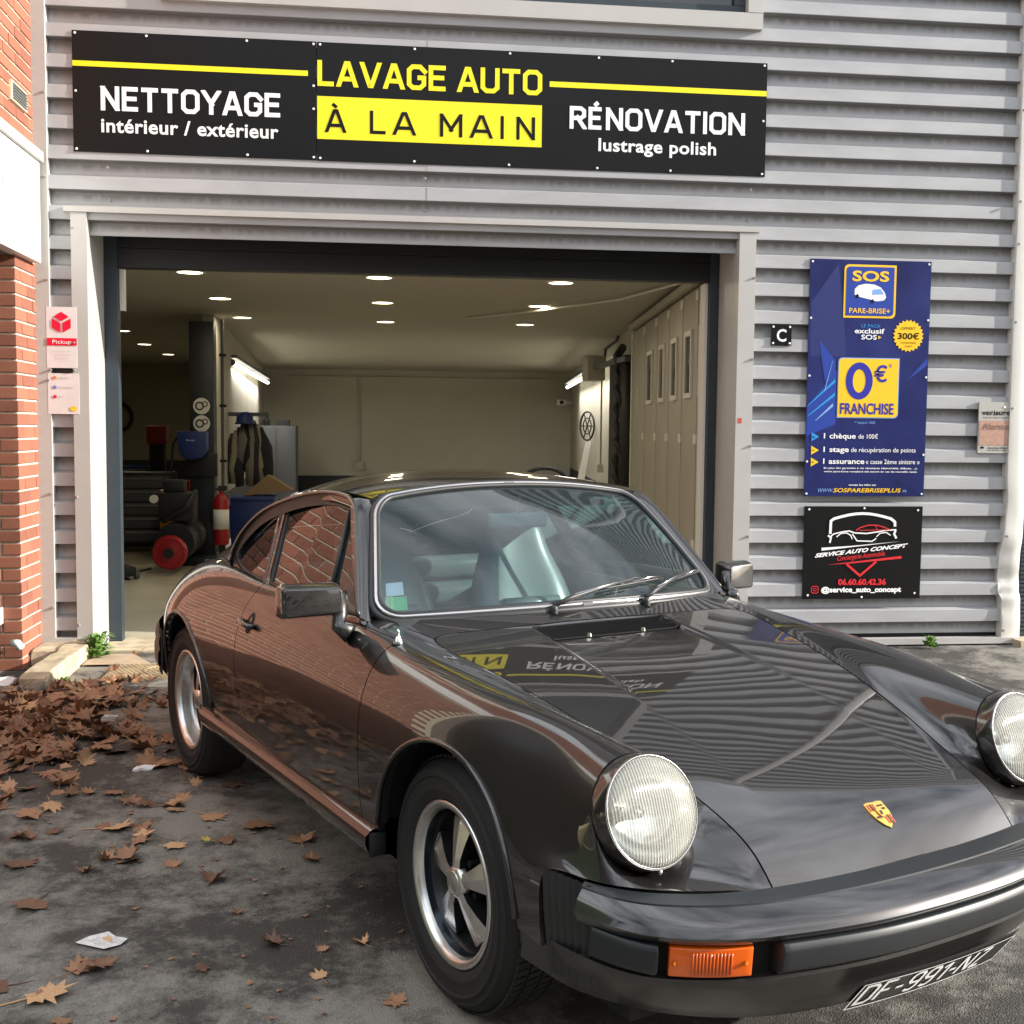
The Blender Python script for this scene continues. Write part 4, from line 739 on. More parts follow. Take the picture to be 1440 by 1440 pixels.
leaves = [leaf_mesh(k, c) for k, c in enumerate([.35, .7, 1.1, 1.6, 2.0, .9, 1.4, .5])]
m_leafy = mat('leaf_yellow', (.55, .42, .06), .6)
rn = random.Random(11)
def put_leaf(x, y, z, s, rot, lab, grp=None, me=None, tilt=.12):
    o = bpy.data.objects.new('fallen_leaf', me or rn.choice(leaves)); C.objects.link(o); o.location = (x, y, z); o.scale = (s, s, s*rn.uniform(.7, 1.2)); o.rotation_euler = (rn.uniform(-tilt, tilt), rn.uniform(-tilt, tilt), rot)
    return tag(o, lab, 'leaf', grp)
# single leaves on the asphalt, individually placed
for (x, y, s, lab) in [(-1.02, 3.58, .15, 'curled pair like leaf standing up left of the white scrap'), (-.84, 2.98, .17, 'big folded orange brown leaf at the lower left corner'), (-.96, 3.04, .13, 'leaf lying against the big folded leaf at lower left'), (-.74, 3.14, .12, 'dark brown leaf right of the paper scrap corner'), (-.745, 3.285, .06, 'small dark leaf lying on the white scrap'), (-.78, 3.12, .11, 'orange leaf just below the white scrap'), (-.275, 3.225, .085, 'lone ragged brown leaf in the middle of the pale asphalt'), (-.50, 3.73, .11, 'two toned leaf raised at one edge left of the front tyre'), (-.03, 3.21, .06, 'small orange leaf beside the front tyre tread'), (-.14, 3.02, .06, 'small brown leaf on pale asphalt near the front tyre'), (-.14, 3.18, .045, 'tiny leaf scrap left of the front tyre'), (-.45, 3.1, .055, 'small brown leaf left of the middle asphalt leaf'), (.05, 2.87, .08, 'curled leaf under the front tyre'), (-.93, 4.25, .16, 'large pointed leaf with a long stalk on dark asphalt'), (-.68, 4.05, .11, 'orange leaf left of the yellow leaf'), (-.5, 4.07, .10, 'rust leaf right of the yellow leaf'), (-.66, 3.86, .07, 'small rust leaf below the yellow leaf'), (-.40, 4.22, .15, 'wide tan leaf near the sill of the car'), (-.6, 4.34, .13, 'grey brown leaf between the tan leaf and rear tyre'), (-.25, 4.05, .12, 'tan leaf just under the sill'), (-.2, 3.86, .09, 'brown leaf in the shade of the sill'), (-.55, 4.72, .14, 'brown leaf right behind the rear tyre contact'), (-.3, 4.65, .13, 'dark leaf under the middle of the sill'), (-1.2, 4.15, .1, 'small leaf at the left edge halfway down'), (-1.15, 3.9, .14, 'pale crumpled leaf at the left picture edge'), (-1.25, 4.4, .13, 'reddish leaf at the left edge above the pale crumpled leaf'), (-.85, 4.5, .11, 'leaf between the pile and the rear tyre'), (-.75, 2.85, .07, 'narrow tan leaf at the bottom edge'), (-.4, 3.45, .05, 'leaf crumb on the pale asphalt'), (-.95, 5.0, .12, 'leaf under the torn white paper'), (-.8, 5.05, .14, 'broad brown leaf right of the torn white paper'), (-.72, 4.95, .1, 'rust leaf beside the rear tyre')]:
    put_leaf(x, y, .003, s*1.25, rn.uniform(0, 6.28), lab)
o = put_leaf(-.57, 4.04, .02, .06, 1.2, 'bright yellow green leaf standing among brown ones', me=leaf_mesh(40, 1.2)); o.data.materials[0] = m_leafy
# the pile
def pile_h(x, y): return .065*math.exp(-((x+1.75)/.5)**2-((y-5.85)/.75)**2)
cnt = 0
while cnt < 214:
    x = -2.0+abs(rn.gauss(0, .42)); y = rn.gauss(5.75, .5)
    if x > -.95 or y > 6.6 or y < 4.6 or (x+2.0)*.9+max(0, 5.3-y)*.6 > 1.05: continue
    put_leaf(x, y, pile_h(x, y)*rn.uniform(.3, 1.25)+.004, rn.uniform(.09, .19), rn.uniform(0, 6.28), 'dry brown plane leaf in the heap against the brick wall', 'leaves heaped against the wall', tilt=.75); cnt += 1
for k in range(36): put_leaf(-.72-abs(rn.gauss(0, .38)), rn.uniform(3.75, 5.1), .004, rn.uniform(.08, .15), rn.uniform(0, 6.28), 'scattered brown leaf on the dark asphalt before the heap', 'leaves scattered before the heap', tilt=.35)
for k in range(14): put_leaf(rn.uniform(-1.75, -1.3), rn.uniform(6.45, 6.75), .01, rn.uniform(.09, .15), rn.uniform(0, 6.28), 'sunlit orange leaf at the corner of the kerb', 'sunlit leaves by the kerb', tilt=.6)
for k in range(8): put_leaf(rn.uniform(-1.2, -.8), rn.uniform(6.0, 6.5), .004, rn.uniform(.09, .13), rn.uniform(0, 6.28), 'brown leaf on the asphalt behind the rear wheel', 'leaves behind the rear wheel', tilt=.3)
for x, y in ((3.3, 6.4), (3.75, 5.6), (2.55, 4.6), (2.75, 4.75)): put_leaf(x, y, .004, .14, rn.uniform(0, 6), 'orange leaf on the sunny asphalt beyond the bonnet', 'leaves on the sunny asphalt', tilt=.2)
# joined small crumbs and pile filler
mb = MB()
for k in range(790):
    if k < 420: x, y = -2.0+abs(rn.gauss(0, .48)), rn.gauss(5.65, .56); z = pile_h(x, y)*rn.uniform(0, .9)+.003; s = rn.uniform(.06, .14)
    else: x, y = rn.uniform(-1.9, .2), rn.uniform(2.8, 6.6); z = .004; s = rn.uniform(.006, .03)
    if x > .4: continue
    if k < 420:
        lm_ = leaves[k % 8]; Mx = Matrix.Translation((x, y, z)) @ Matrix.Rotation(rn.uniform(0, 6.28), 4, 'Z') @ Matrix.Rotation(rn.uniform(-.6, .6), 4, 'X') @ Matrix.Scale(s*1.4, 4)
        mb.add([tuple(Mx @ v.co) for v in lm_.vertices], [tuple(p.vertices) for p in lm_.polygons]); continue
    a = rn.uniform(0, 6.28); c, s_ = math.cos(a)*s*.5, math.sin(a)*s*.5
    mb.add([(x+c, y+s_, z+.2*s*rn.random()), (x-s_*.8, y+c*.8, z), (x-c, y-s_, z+.2*s*rn.random()), (x+s_*.6, y-c*.6, z)], [(0, 1, 2), (0, 2, 3)])
tag(mb.build('leaf_litter', m_leaf), kind='stuff')
# paper scraps
tag(MB().add([(-.83, 3.29, .004), (-.74, 3.235, .007), (-.70, 3.26, .006), (-.685, 3.285, .012), (-.70, 3.31, .005), (-.725, 3.32, .004), (-.75, 3.345, .009), (-.80, 3.33, .004)], [(0, 1, 2, 3, 4, 5, 6, 7)]).build('paper_scrap', mat('paper', srgb('d5d4cf'), .8, noise=.25, nscale=60)), 'torn white printed paper scrap on the dark asphalt', 'paper')
rough_block('torn_tissue', -1.0, 4.95, .0, -.92, 5.01, .010, m_swht, 'torn white tissue near the rear wheel', 'tissue', seed=4, amp=.02)
rough_block('clear_wrapper', -1.26, 5.57, .07, -1.2, 5.61, .09, m_flash, 'crumpled clear wrapper on top of the leaf heap', 'wrapper', seed=6, amp=.02)
# ================================================================== THE CAR (x forward, y to its left, z up; origin under the front axle)
CX, CY, CT = .8596, 3.1403, -1.1494
car = empty('parked_car', (CX, CY, 0), CT, label='dark bronze grey classic sports coupe with round headlights parked before the doorway', cat='car')
m_paint = bpy.data.materials.new('car_paint'); m_paint.use_nodes = True; n_ = m_paint.node_tree; b_ = n_.nodes['Principled BSDF']
b_.inputs['Base Color'].default_value = (.019, .0168, .016, 1); b_.inputs['Metallic'].default_value = .6; b_.inputs['Roughness'].default_value = .36; b_.inputs['Coat Weight'].default_value = 1; b_.inputs['Coat Roughness'].default_value = .012; b_.inputs['Coat IOR'].default_value = 1.66
t_ = n_.nodes.new('ShaderNodeTexCoord'); z_ = n_.nodes.new('ShaderNodeTexNoise'); z_.inputs['Scale'].default_value = 2.2; z_.inputs['Detail'].default_value = 2; u_n = n_.nodes.new('ShaderNodeBump'); u_n.inputs['Strength'].default_value = .05; u_n.inputs['Distance'].default_value = .02
zd = n_.nodes.new('ShaderNodeTexNoise'); zd.inputs['Scale'].default_value = 35; zd.inputs['Detail'].default_value = 8; zd.inputs['Roughness'].default_value = .75; rd_ = n_.nodes.new('ShaderNodeMapRange'); rd_.inputs['From Min'].default_value = .52; rd_.inputs['From Max'].default_value = .8; rd_.inputs['To Min'].default_value = .01; rd_.inputs['To Max'].default_value = .045; n_.links.new(t_.outputs['Object'], zd.inputs['Vector']); n_.links.new(zd.outputs['Fac'], rd_.inputs['Value']); n_.links.new(rd_.outputs[0], b_.inputs['Coat Roughness'])
n_.links.new(t_.outputs['Object'], z_.inputs['Vector']); n_.links.new(z_.outputs['Fac'], u_n.inputs['Height']); n_.links.new(u_n.outputs[0], b_.inputs['Coat Normal'])
m_rub = mat('rubber', (.018, .019, .02), .48, noise=.2, nscale=12); m_rubt = mat('trim_rubber', (.012, .015, .017), .40, noise=.1, nscale=8); m_gap = mat('gap_black', (.004, .004, .004), .8)
m_tyre = mat('tyre', (.013, .013, .013), .75, bump=.25, bscale=150, noise=.15, nscale=10); m_chr = mat('chrome', (.75, .75, .74), .12, metal=1); m_bra = mat('trim_steel', (.55, .53, .52), .22, metal=1)
m_alu = mat('polished_alloy', (.80, .79, .77), .30, metal=1, noise=.08, nscale=20); m_wblk = mat('wheel_black', (.012, .012, .013), .3); m_leath = mat('leather', (.13, .15, .146), .30); m_carpet = mat('carpet', (.05, .045, .04), .95)
m_amb = mat('amber', (.66, .10, .001), .10, coat=.6); m_ambd = mat('amber_dark', (.5, .1, .0), .3)
def glass_mat(name, tint, band=None, refl=1.0):
    m = bpy.data.materials.new(name); m.use_nodes = True; n = m.node_tree; n.nodes.remove(n.nodes['Principled BSDF']); out = n.nodes['Material Output']
    tr = n.nodes.new('ShaderNodeBsdfTransparent'); gl = n.nodes.new('ShaderNodeBsdfGlossy'); gl.inputs['Roughness'].default_value = .005; gl.inputs['Color'].default_value = (refl, refl, refl, 1)
    fr = n.nodes.new('ShaderNodeFresnel'); fr.inputs['IOR'].default_value = 1.6; mix = n.nodes.new('ShaderNodeMixShader'); tr.inputs['Color'].default_value = (*tint, 1)
    if band:
        tc_ = n.nodes.new('ShaderNodeTexCoord'); sx = n.nodes.new('ShaderNodeSeparateXYZ'); r = n.nodes.new('ShaderNodeValToRGB'); mr = n.nodes.new('ShaderNodeMapRange'); mr.inputs['From Min'].default_value = .9; mr.inputs['From Max'].default_value = 1.27
        r.color_ramp.elements[0].position = .55; r.color_ramp.elements[0].color = (*tint, 1); r.color_ramp.elements[1].position = .95; r.color_ramp.elements[1].color = (*band, 1)
        n.links.new(tc_.outputs['Object'], sx.inputs[0]); n.links.new(sx.outputs[2], mr.inputs['Value']); n.links.new(mr.outputs[0], r.inputs[0]); n.links.new(r.outputs[0], tr.inputs['Color'])
    n.links.new(fr.outputs[0], mix.inputs[0]); n.links.new(tr.outputs[0], mix.inputs[1]); n.links.new(gl.outputs[0], mix.inputs[2]); df = n.nodes.new('ShaderNodeBsdfDiffuse'); df.inputs['Color'].default_value = (.6, .82, .88, 1); dm = n.nodes.new('ShaderNodeMixShader'); dm.inputs[0].default_value = .022 if band else .008   # dust film, tinted like sky haze, put in to lighten the glass
    n.links.new(mix.outputs[0], dm.inputs[1]); n.links.new(df.outputs[0], dm.inputs[2]); n.links.new(dm.outputs[0], out.inputs['Surface'])
    return m
m_ws = glass_mat('windscreen_glass', (.82, .97, .98), (.22, .66, .70)); m_sg = glass_mat('side_glass', (.42, .52, .50))
# ---- cage
xs = [.40, .20, .0, -.20, -.42]
hz_f = lambda x: .798-.185*x-(.141 if x > 0 else .05)*x*x-.06*math.exp((x-.80)/.05)
hz_c = {x: hz_f(x if x < .78 else .796) for x in (.785, .72, .63, .52, .40, .20, 0., -.20, -.42)}
sy = {.785: .388, .72: .392, .63: .400, .52: .415, .40: .445, .20: .488, .0: .523, -.20: .556, -.42: .590}
SIDE = {  # x: (y,z) rows a1..a11
 .40: [(.482,.704),(.512,.734),(.554,.768),(.603,.788),(.656,.780),(.699,.741),(.728,.672),(.757,.604),(.778,.535),(.782,.45),(.776,.36)],
 .20: [(.522,.756),(.558,.780),(.602,.804),(.649,.813),(.698,.802),(.738,.764),(.768,.700),(.782,.62),(.786,.52),(.786,.43),(.778,.36)],
 .00: [(.553,.795),(.586,.808),(.622,.822),(.662,.826),(.706,.813),(.749,.775),(.780,.710),(.792,.62),(.793,.52),(.790,.43),(.780,.36)],
 -.20:[(.587,.827),(.617,.833),(.650,.840),(.686,.837),(.727,.816),(.764,.770),(.789,.705),(.799,.62),(.799,.52),(.794,.43),(.784,.36)],
 -.42:[(.618,.859),(.646,.858),(.674,.854),(.703,.844),(.737,.818),(.770,.769),(.793,.702),(.803,.62),(.803,.52),(.797,.43),(.787,.36)],
 -.63:[(.668,.884),(.682,.881),(.697,.873),(.717,.857),(.746,.823),(.776,.769),(.797,.702),(.806,.62),(.806,.52),(.799,.43),(.789,.36)],
 -.90:[(.694,.887),(.703,.885),(.712,.877),(.729,.858),(.756,.822),(.783,.768),(.802,.702),(.809,.62),(.808,.52),(.801,.43),(.790,.36)],
 -1.20:[(.694,.889),(.703,.887),(.712,.879),(.730,.860),(.758,.823),(.785,.768),(.804,.702),(.811,.62),(.809,.52),(.801,.43),(.790,.36)],
 -1.50:[(.686,.889),(.697,.887),(.708,.880),(.728,.862),(.758,.825),(.786,.769),(.805,.702),(.812,.62),(.809,.52),(.799,.43),(.786,.36)],
 -1.75:[(.676,.898),(.688,.896),(.702,.889),(.725,.868),(.757,.830),(.788,.772),(.808,.704),(.814,.62),(.808,.52),(.797,.43),(.784,.36)],
 -2.00:[(.660,.910),(.674,.907),(.692,.898),(.720,.875),(.760,.833),(.796,.773),(.818,.704),(.826,.62),(.820,.52),(.808,.43),(.79,.36)],
 -2.272:[(.630,.900),(.650,.896),(.675,.886),(.712,.862),(.759,.818),(.799,.757),(.822,.690),(.828,.61),(.822,.52),(.81,.43),(.79,.36)],
 -2.55:[(.588,.862),(.612,.858),(.642,.848),(.686,.824),(.738,.781),(.780,.722),(.806,.660),(.812,.59),(.808,.52),(.80,.43),(.78,.36)],
 -2.80:[(.545,.808),(.572,.804),(.605,.794),(.650,.772),(.702,.732),(.744,.682),(.772,.630),(.782,.575),(.780,.515),(.775,.43),(.76,.36)],
 -3.05:[(.500,.738),(.528,.734),(.562,.725),(.605,.706),(.652,.672),(.690,.632),(.714,.592),(.722,.555),(.722,.51),(.72,.43),(.71,.36)],
 -3.22:[(.470,.680),(.496,.676),(.526,.668),(.562,.652),(.598,.628),(.624,.600),(.640,.572),(.648,.545),(.648,.51),(.648,.43),(.64,.36)]}
K = {}; VV = []
def vid(key, co=None):
    if key not in K: K[key] = len(VV); VV.append(list(co))
    return K[key]
FA = []; FM = []
HL = Vector((.602, .603, .652)); HR = .1225; HT = .34
bvec = Vector((-math.sin(HT), 0, math.cos(HT))); nvec = Vector((math.cos(HT), 0, math.sin(HT)))
def ringp(phi): return HL+HR*1.02*(math.cos(R(phi))*Vector((0, -1, 0))+math.sin(R(phi))*bvec)
def half(sg):
    P = 'L' if sg > 0 else 'R'
    def v(k, co): return vid(k if abs(co[1]) < 1e-6 else (P,)+tuple(k), (co[0], sg*co[1], co[2]))
    def q(ids, m):
        if len(set(ids)) < 3: return
        FA.append(ids if sg > 0 else ids[::-1]); FM.append(m)
    hx = [.785, .72, .63, .52]+xs
    H = {}
    for x in hx:
        zc = hz_c[x]; ye = sy[x]
        fc = {.785: .265, .72: .272, .63: .277, .52: .280, .40: .280, .20: .276, .0: .268, -.20: .256, -.42: .240}[x]/ye
        for j, f in enumerate((0, fc*.5, fc, (1+fc)/2, 1)):
            y = ye*f; z = zc-.012*f**2; xx = x+(.014*(1-f**2) if x == .785 else 0)+(-.012*f**2 if x == -.42 else 0)
            H[(x, j)] = v(('h', x, j), (xx, y, z))
    for a, b in zip(hx[:-1], hx[1:]):
        for j in range(4): q([H[(a, j)], H[(a, j+1)], H[(b, j+1)], H[(b, j)]], 0)
    # cowl
    Kc = [(-.472, 0, .893), (-.478, .16, .893), (-.497, .32, .891), (-.545, .49, .888), (-.635, .648, .885)]
    KC = [v(('k', j), c) for j, c in enumerate(Kc)]
    for j in range(4): q([H[(-.42, j)], H[(-.42, j+1)], KC[j+1], KC[j]], 2)
    # side rows
    sx_ = sorted(SIDE, reverse=True); A = {}
    for x in sx_:
        if x in sy: A[(x, 0)] = H[(x, 4)]
        elif x == -.63: A[(x, 0)] = KC[4]
        else: y0, z0 = SIDE[x][0]; A[(x, 0)] = v(('s', x, 0), (x, y0-.012, z0+.001))
        for r_i, (y, z) in enumerate(SIDE[x]):
            xx = x
            if x == -1.50: xx = {9: -1.485, 10: -1.455, 11: -1.41}.get(r_i+1, -1.50)
            A[(x, r_i+1)] = v(('s', x, r_i+1), (xx, y, z))
    for a, b in zip(sx_[:-1], sx_[1:]):
        m = 1 if a > -.42 else 3 if a > -1.50 else 4
        for r_i in range(11): q([A[(a, r_i)], A[(a, r_i+1)], A[(b, r_i+1)], A[(b, r_i)]], 1 if (a == -.42 and r_i < 3) else m)
    # ring to fender
    phis = [0, 33, 62, 90, 118, 148, 180]
    RR = {p: v(('r', p), ringp(p)) for p in phis+[213, 243, 270, 300, 330]}
    h0 = H[(.52, 4)]
    q([h0, RR[0], A[(.40, 1)], A[(.40, 0)]], 1)
    for i, (p, p2) in enumerate(zip(phis[:-1], phis[1:])): q([RR[p], RR[p2], A[(.40, i+2)], A[(.40, i+1)]], 1)
    B = [v(('b', i), c) for i, c in enumerate([(.772, .475, .518), (.742, .565, .522), (.702, .645, .527), (.664, .702, .532), (.618, .747, .537)])]
    S = v(('S',), (.51, .783, .542)); T1 = v(('T', 1), (.50, .786, .45)); T2 = v(('T', 2), (.50, .78, .36))
    q([RR[0], h0, H[(.63, 4)], RR[330]], 1); q([RR[330], H[(.63, 4)], H[(.72, 4)], RR[300]], 1)
    q([RR[300], H[(.72, 4)], H[(.785, 4)], B[0]], 1); q([RR[300], B[0], B[1], RR[270]], 1); q([RR[270], B[1], B[2], RR[243]], 1); q([RR[243], B[2], B[3], RR[213]], 1); q([RR[213], B[3], B[4], RR[180]], 1)
    q([RR[180], B[4], A[(.40, 8)], A[(.40, 7)]], 1); q([B[4], S, A[(.40, 9)], A[(.40, 8)]], 1); q([S, T1, A[(.40, 10)], A[(.40, 9)]], 1); q([T1, T2, A[(.40, 11)], A[(.40, 10)]], 1)
for x_, f_ in ((-2.55, .975), (-2.80, .925), (-3.05, .90), (-3.22, .90)): SIDE[x_] = [(y*(1-(1-f_)*min(1, i/4)), z) for i, (y, z) in enumerate(SIDE[x_])]
# even out the hand-set side rows a little so reflections run smoothly
_sx = sorted([x for x in SIDE if x < .3], reverse=True)
for r_i in range(11):
    for c_i in (0, 1):
        for it_ in range(2):
            old = {x: SIDE[x][r_i][c_i] for x in SIDE}
            for k in range(1, len(_sx)-1):
                xa, xb, xc = ([.40]+_sx)[k], _sx[k], _sx[k+1]; t = (xb-xa)/(xc-xa); v_ = old[xa]+(old[xc]-old[xa])*t; cur = list(SIDE[xb][r_i]); cur[c_i] = old[xb]*.8+v_*.2
                if xb > -2.1: SIDE[xb][r_i] = tuple(cur)
half(1); half(-1)
def subsurf(verts, faces, fm, lv, it=1, crease=False):
    T = np.array(verts, float); Cg = T.copy(); nV = len(T)
    for k in range(it+1):
        me = bpy.data.meshes.new('cage'); me.from_pydata(Cg.tolist(), [], faces); me.polygons.foreach_set('material_index', fm)
        bm = bmesh.new(); bm.from_mesh(me); bm.to_mesh(me); bm.free()
        for q in range(6): me.materials.append(None)
        if crease:   # panels divided by a shut line keep their own curvature
            em = {}
            for p in me.polygons:
                for ek in p.edge_keys: em.setdefault(ek, []).append(p.material_index)
            at_ = me.attributes.new('crease_edge', 'FLOAT', 'EDGE'); at_.data.foreach_set('value', [1.0 if len(em.get(tuple(sorted(e.vertices)), [])) == 2 and 0 in em[tuple(sorted(e.vertices))] and em[tuple(sorted(e.vertices))][0] != em[tuple(sorted(e.vertices))][1] else 0.0 for e in me.edges])
        o = bpy.data.objects.new('cage', me); C.objects.link(o); md = o.modifiers.new('s', 'SUBSURF'); md.levels = lv; md.render_levels = lv; md.boundary_smooth = 'PRESERVE_CORNERS'
        dg = bpy.context.evaluated_depsgraph_get(); ev = o.evaluated_get(dg); m2 = ev.to_mesh()
        V = np.array([v.co[:] for v in m2.vertices]) if k < it else None
        if k == it:
            V = np.array([v.co[:] for v in m2.vertices]); F = [tuple(p.vertices) for p in m2.polygons]; MI = [p.material_index for p in m2.polygons]; N = np.array([v.normal[:] for v in m2.vertices])
        ev.to_mesh_clear(); bpy.data.objects.remove(o); bpy.data.meshes.remove(me)
        if k < it: Cg += .6*(T-V[:nV])
    return V, F, MI, N
bodyV, bodyF, bodyM, bodyN = subsurf(VV, FA, FM, 4, crease=True)
_hood = sorted({i for f, m in zip(bodyF, bodyM) if m == 0 for i in f})
for i in _hood:   # pressed centre panel of the bonnet, deepest at the air intake
    x, y, z = bodyV[i]; a = abs(y); w_ = .272-.032*max(0, (.2-x)/.6)**1.6-.004*max(0, (x-.4)/.4)
    ss = lambda t: (lambda q: q*q*(3-2*q))(min(1, max(0, t)))
    step = .014*ss((.16-x)/.55); t = ss((w_-a)/.014); u_ = max(0, w_-a); fold = ss((.74-x)/.45)*.030*u_*(1-u_/(2*w_)); edge = ss((x+.418)/.03)
    bodyV[i][2] = z-(step*t+fold)*edge
WHEELS = [(.042, .333, .355), (-2.19, .325, .372)]
def panel_from(name, V, F, M, sel, m, side=0, arches=True, gap=.0022, flange=.02, parent=car):
    """cut one body panel out of the smooth skin: sel(face material index); side: +1/-1/0"""
    fs = []
    for f, mi in zip(F, M):
        if mi != sel: continue
        c = V[list(f)].mean(0)
        if side and c[1]*side < 0: continue
        fs.append(f)
    V = V.copy()
    if arches:
        def inside(p): return any((p[0]-wx)**2+(p[2]-wz)**2 < r*r for wx, wz, r in WHEELS)
        ins = {i: inside(V[i]) for f in fs for i in f}
        fs = [f for f in fs if not all(ins[i] for i in f)]
        for i in {i for f in fs for i in f}:
            if ins[i]:
                wx, wz, r = min(WHEELS, key=lambda w: abs(V[i][0]-w[0])); d = np.array([V[i][0]-wx, V[i][2]-wz]); L = np.linalg.norm(d); V[i][0], V[i][2] = wx+d[0]/L*r, wz+d[1]/L*r
    used = sorted({i for f in fs for i in f}); mp_ = {i: k for k, i in enumerate(used)}
    bm = bmesh.new(); bv = [bm.verts.new(V[i]) for i in used]
    for f in fs:
        try: bm.faces.new([bv[mp_[i]] for i in f])
        except ValueError: pass
    bm.normal_update()
    be = [e for e in bm.edges if e.is_boundary]; bverts = {v for e in be for v in e.verts}; sh = {}
    for v in bverts:
        d = Vector((0, 0, 0))
        for f in v.link_faces: d += (f.calc_center_median()-v.co).normalized()
        if d.length > 1e-6: sh[v] = d.normalized()*gap
    nrm = {v: v.normal.copy() for v in bverts}
    for v, d in sh.items():
        d = d-nrm[v]*d.dot(nrm[v]); v.co += d
    if flange:
        r = bmesh.ops.extrude_edge_only(bm, edges=be); nv = [g for g in r['geom'] if isinstance(g, bmesh.types.BMVert)]
        orig = {}
        for g in nv:
            # find its source neighbour
            for e in g.link_edges:
                o_ = e.other_vert(g)
                if o_ in nrm: orig[g] = o_; break
        for g in nv:
            if g in orig: g.co = orig[g].co-nrm[orig[g]]*flange
    me = bpy.data.meshes.new(name); bm.to_mesh(me); bm.free(); o = link(name, me, parent, m, True); me.set_sharp_from_angle(angle=R(45)); return o
hood = panel_from('bonnet', bodyV, bodyF, bodyM, 0, m_paint, arches=False)
panel_from('cowl_panel', bodyV, bodyF, bodyM, 2, m_paint, arches=False)
doors = {}
for s in (-1, 1):
    panel_from('front_wing', bodyV, bodyF, bodyM, 1, m_paint, s); doors[s] = panel_from('door', bodyV, bodyF, bodyM, 3, m_paint, s, False); panel_from('rear_wing', bodyV, bodyF, bodyM, 4, m_paint, s)
# arch lips following the skin
def skin_y(x, z, s):
    m = (np.abs(bodyV[:, 0]-x) < .06) & (np.abs(bodyV[:, 2]-z) < .06) & (bodyV[:, 1]*s > .5)
    P = bodyV[m]; 
    if len(P) == 0: return .78
    d = (P[:, 0]-x)**2+(P[:, 2]-z)**2; k = np.argsort(d)[:6]; w_ = 1/(d[k]+1e-6); return abs((P[k, 1]*w_).sum()/w_.sum())
for s in (-1, 1):
    for wi, (wx, wz, r) in enumerate(WHEELS):
        pts = []
        a0, a1 = (8, 172)
        for a in np.linspace(a0, a1, 40):
            x, z = wx+r*math.cos(R(a)), wz+r*math.sin(R(a)); pts.append((x, s*(skin_y(x, z, s)+.001), z))
        ys_ = np.array([p[1] for p in pts]); ys_ = np.convolve(np.pad(ys_, 3, 'edge'), np.ones(7)/7, 'valid'); pts = [(p[0], y, p[2]) for p, y in zip(pts, ys_)]
        MB().tube(pts, .0075, 8).build('arch_lip', m_paint, car, smooth=True)
        mb = MB(); pr = []
        for p in pts: pr.append([p, (wx+(p[0]-wx)*1.0, p[1]-s*.03, wz+(p[2]-wz)*1.0), (wx+(p[0]-wx)*1.06, p[1]-s*.035, wz+(p[2]-wz)*1.06), (wx+(p[0]-wx)*1.06, s*.45, wz+(p[2]-wz)*1.06)])
        vs = [q for g in pr for q in g]; mb.add(vs, [(i*4+k, i*4+k+1, i*4+k+5, i*4+k+4) for i in range(len(pr)-1) for k in range(3)]); mb.build('wheel_housing', m_gap, car)
# ---- greenhouse skin
GH = [  # centre (x,z), edge (x,y,z), power
 ((-.968, 1.262), (-.940, .520, 1.219), 2.4), ((-1.10, 1.284), (-1.07, .560, 1.238), 2.6), ((-1.30, 1.297), (-1.27, .574, 1.232), 2.6), ((-1.55, 1.290), (-1.52, .584, 1.197), 2.6), ((-1.80, 1.260), (-1.77, .600, 1.134), 2.6),
 ((-2.0, 1.214), (-1.93, .626, 1.045), 2.6), ((-2.17, 1.158), (-2.02, .650, .925), 2.9), ((-2.36, 1.085), (-2.272, .620, .903), 3.2), ((-2.58, .995), (-2.55, .576, .864), 3.4), ((-2.82, .895), (-2.80, .533, .810), 3.0), ((-3.05, .80), (-3.05, .488, .740), 2.6), ((-3.22, .715), (-3.22, .458, .682), 2.4)]
VV2 = []; K2 = {}; FA2 = []; FM2 = []
fr_ = [0, .25, .5, .72, .88, 1]
for s in (1, -1):
    ids = []
    for i, ((xc, zc), (xe, ye, ze), p) in enumerate(GH):
        row = []
        for j, f in enumerate(fr_):
            key = (i, j) if j == 0 else (s, i, j)
            if key not in K2: K2[key] = len(VV2); VV2.append([xc+(xe-xc)*f**2, s*ye*f, ze+(zc-ze)*(1-f**p)])
            row.append(K2[key])
        ids.append(row)
    for i in range(len(GH)-1):
        for j in range(5):
            g = [ids[i][j], ids[i][j+1], ids[i+1][j+1], ids[i+1][j]]; FA2.append(g if s > 0 else g[::-1]); FM2.append(1 if 4 <= i <= 7 and j < 3 else 2 if i > 7 and j < 4 else 0)
rV, rF, rM, rN = subsurf(VV2, FA2, FM2, 3)
panel_from('roof', rV, rF, rM, 0, m_paint, arches=False, gap=.0005); panel_from('rear_window', rV, rF, rM, 1, m_sg, arches=False, flange=0); panel_from('engine_lid', rV, rF, rM, 2, m_paint, arches=False)
# ---- windscreen
def WS(s, t, off=0):
    a = abs(s); b = Vector((-.483-.150*a**2.2, .650*s, .904-.020*a*a)); tp = Vector((-.966+.018*a**2, .512*s, 1.257-.042*a**2.2)); p = b.lerp(tp, t)
    n = Vector((.55, .25*s, .80)).normalized(); return p+n*(.016*math.sin(math.pi*t)*(1-.5*a*a)+off)
def rrect(rs, rt, n=7):
    o = []
    for (cx, cy, a0) in [(1-rs, rt, -90), (1-rs, 1-rt, 0), (-1+rs, 1-rt, 90), (-1+rs, rt, 180)]:
        for k in range(n): a = R(a0+90*k/(n-1)); o.append((cx+rs*math.cos(a), cy+rt*math.sin(a)))
    out = []
    for i in range(len(o)):
        a, b = Vector(o[i]), Vector(o[(i+1) % len(o)]); L = (a-b).length; k = max(1, int(L/.12))
        for q in range(k): out.append(a.lerp(b, q/k))
    return out
loop = rrect(.11, .16)
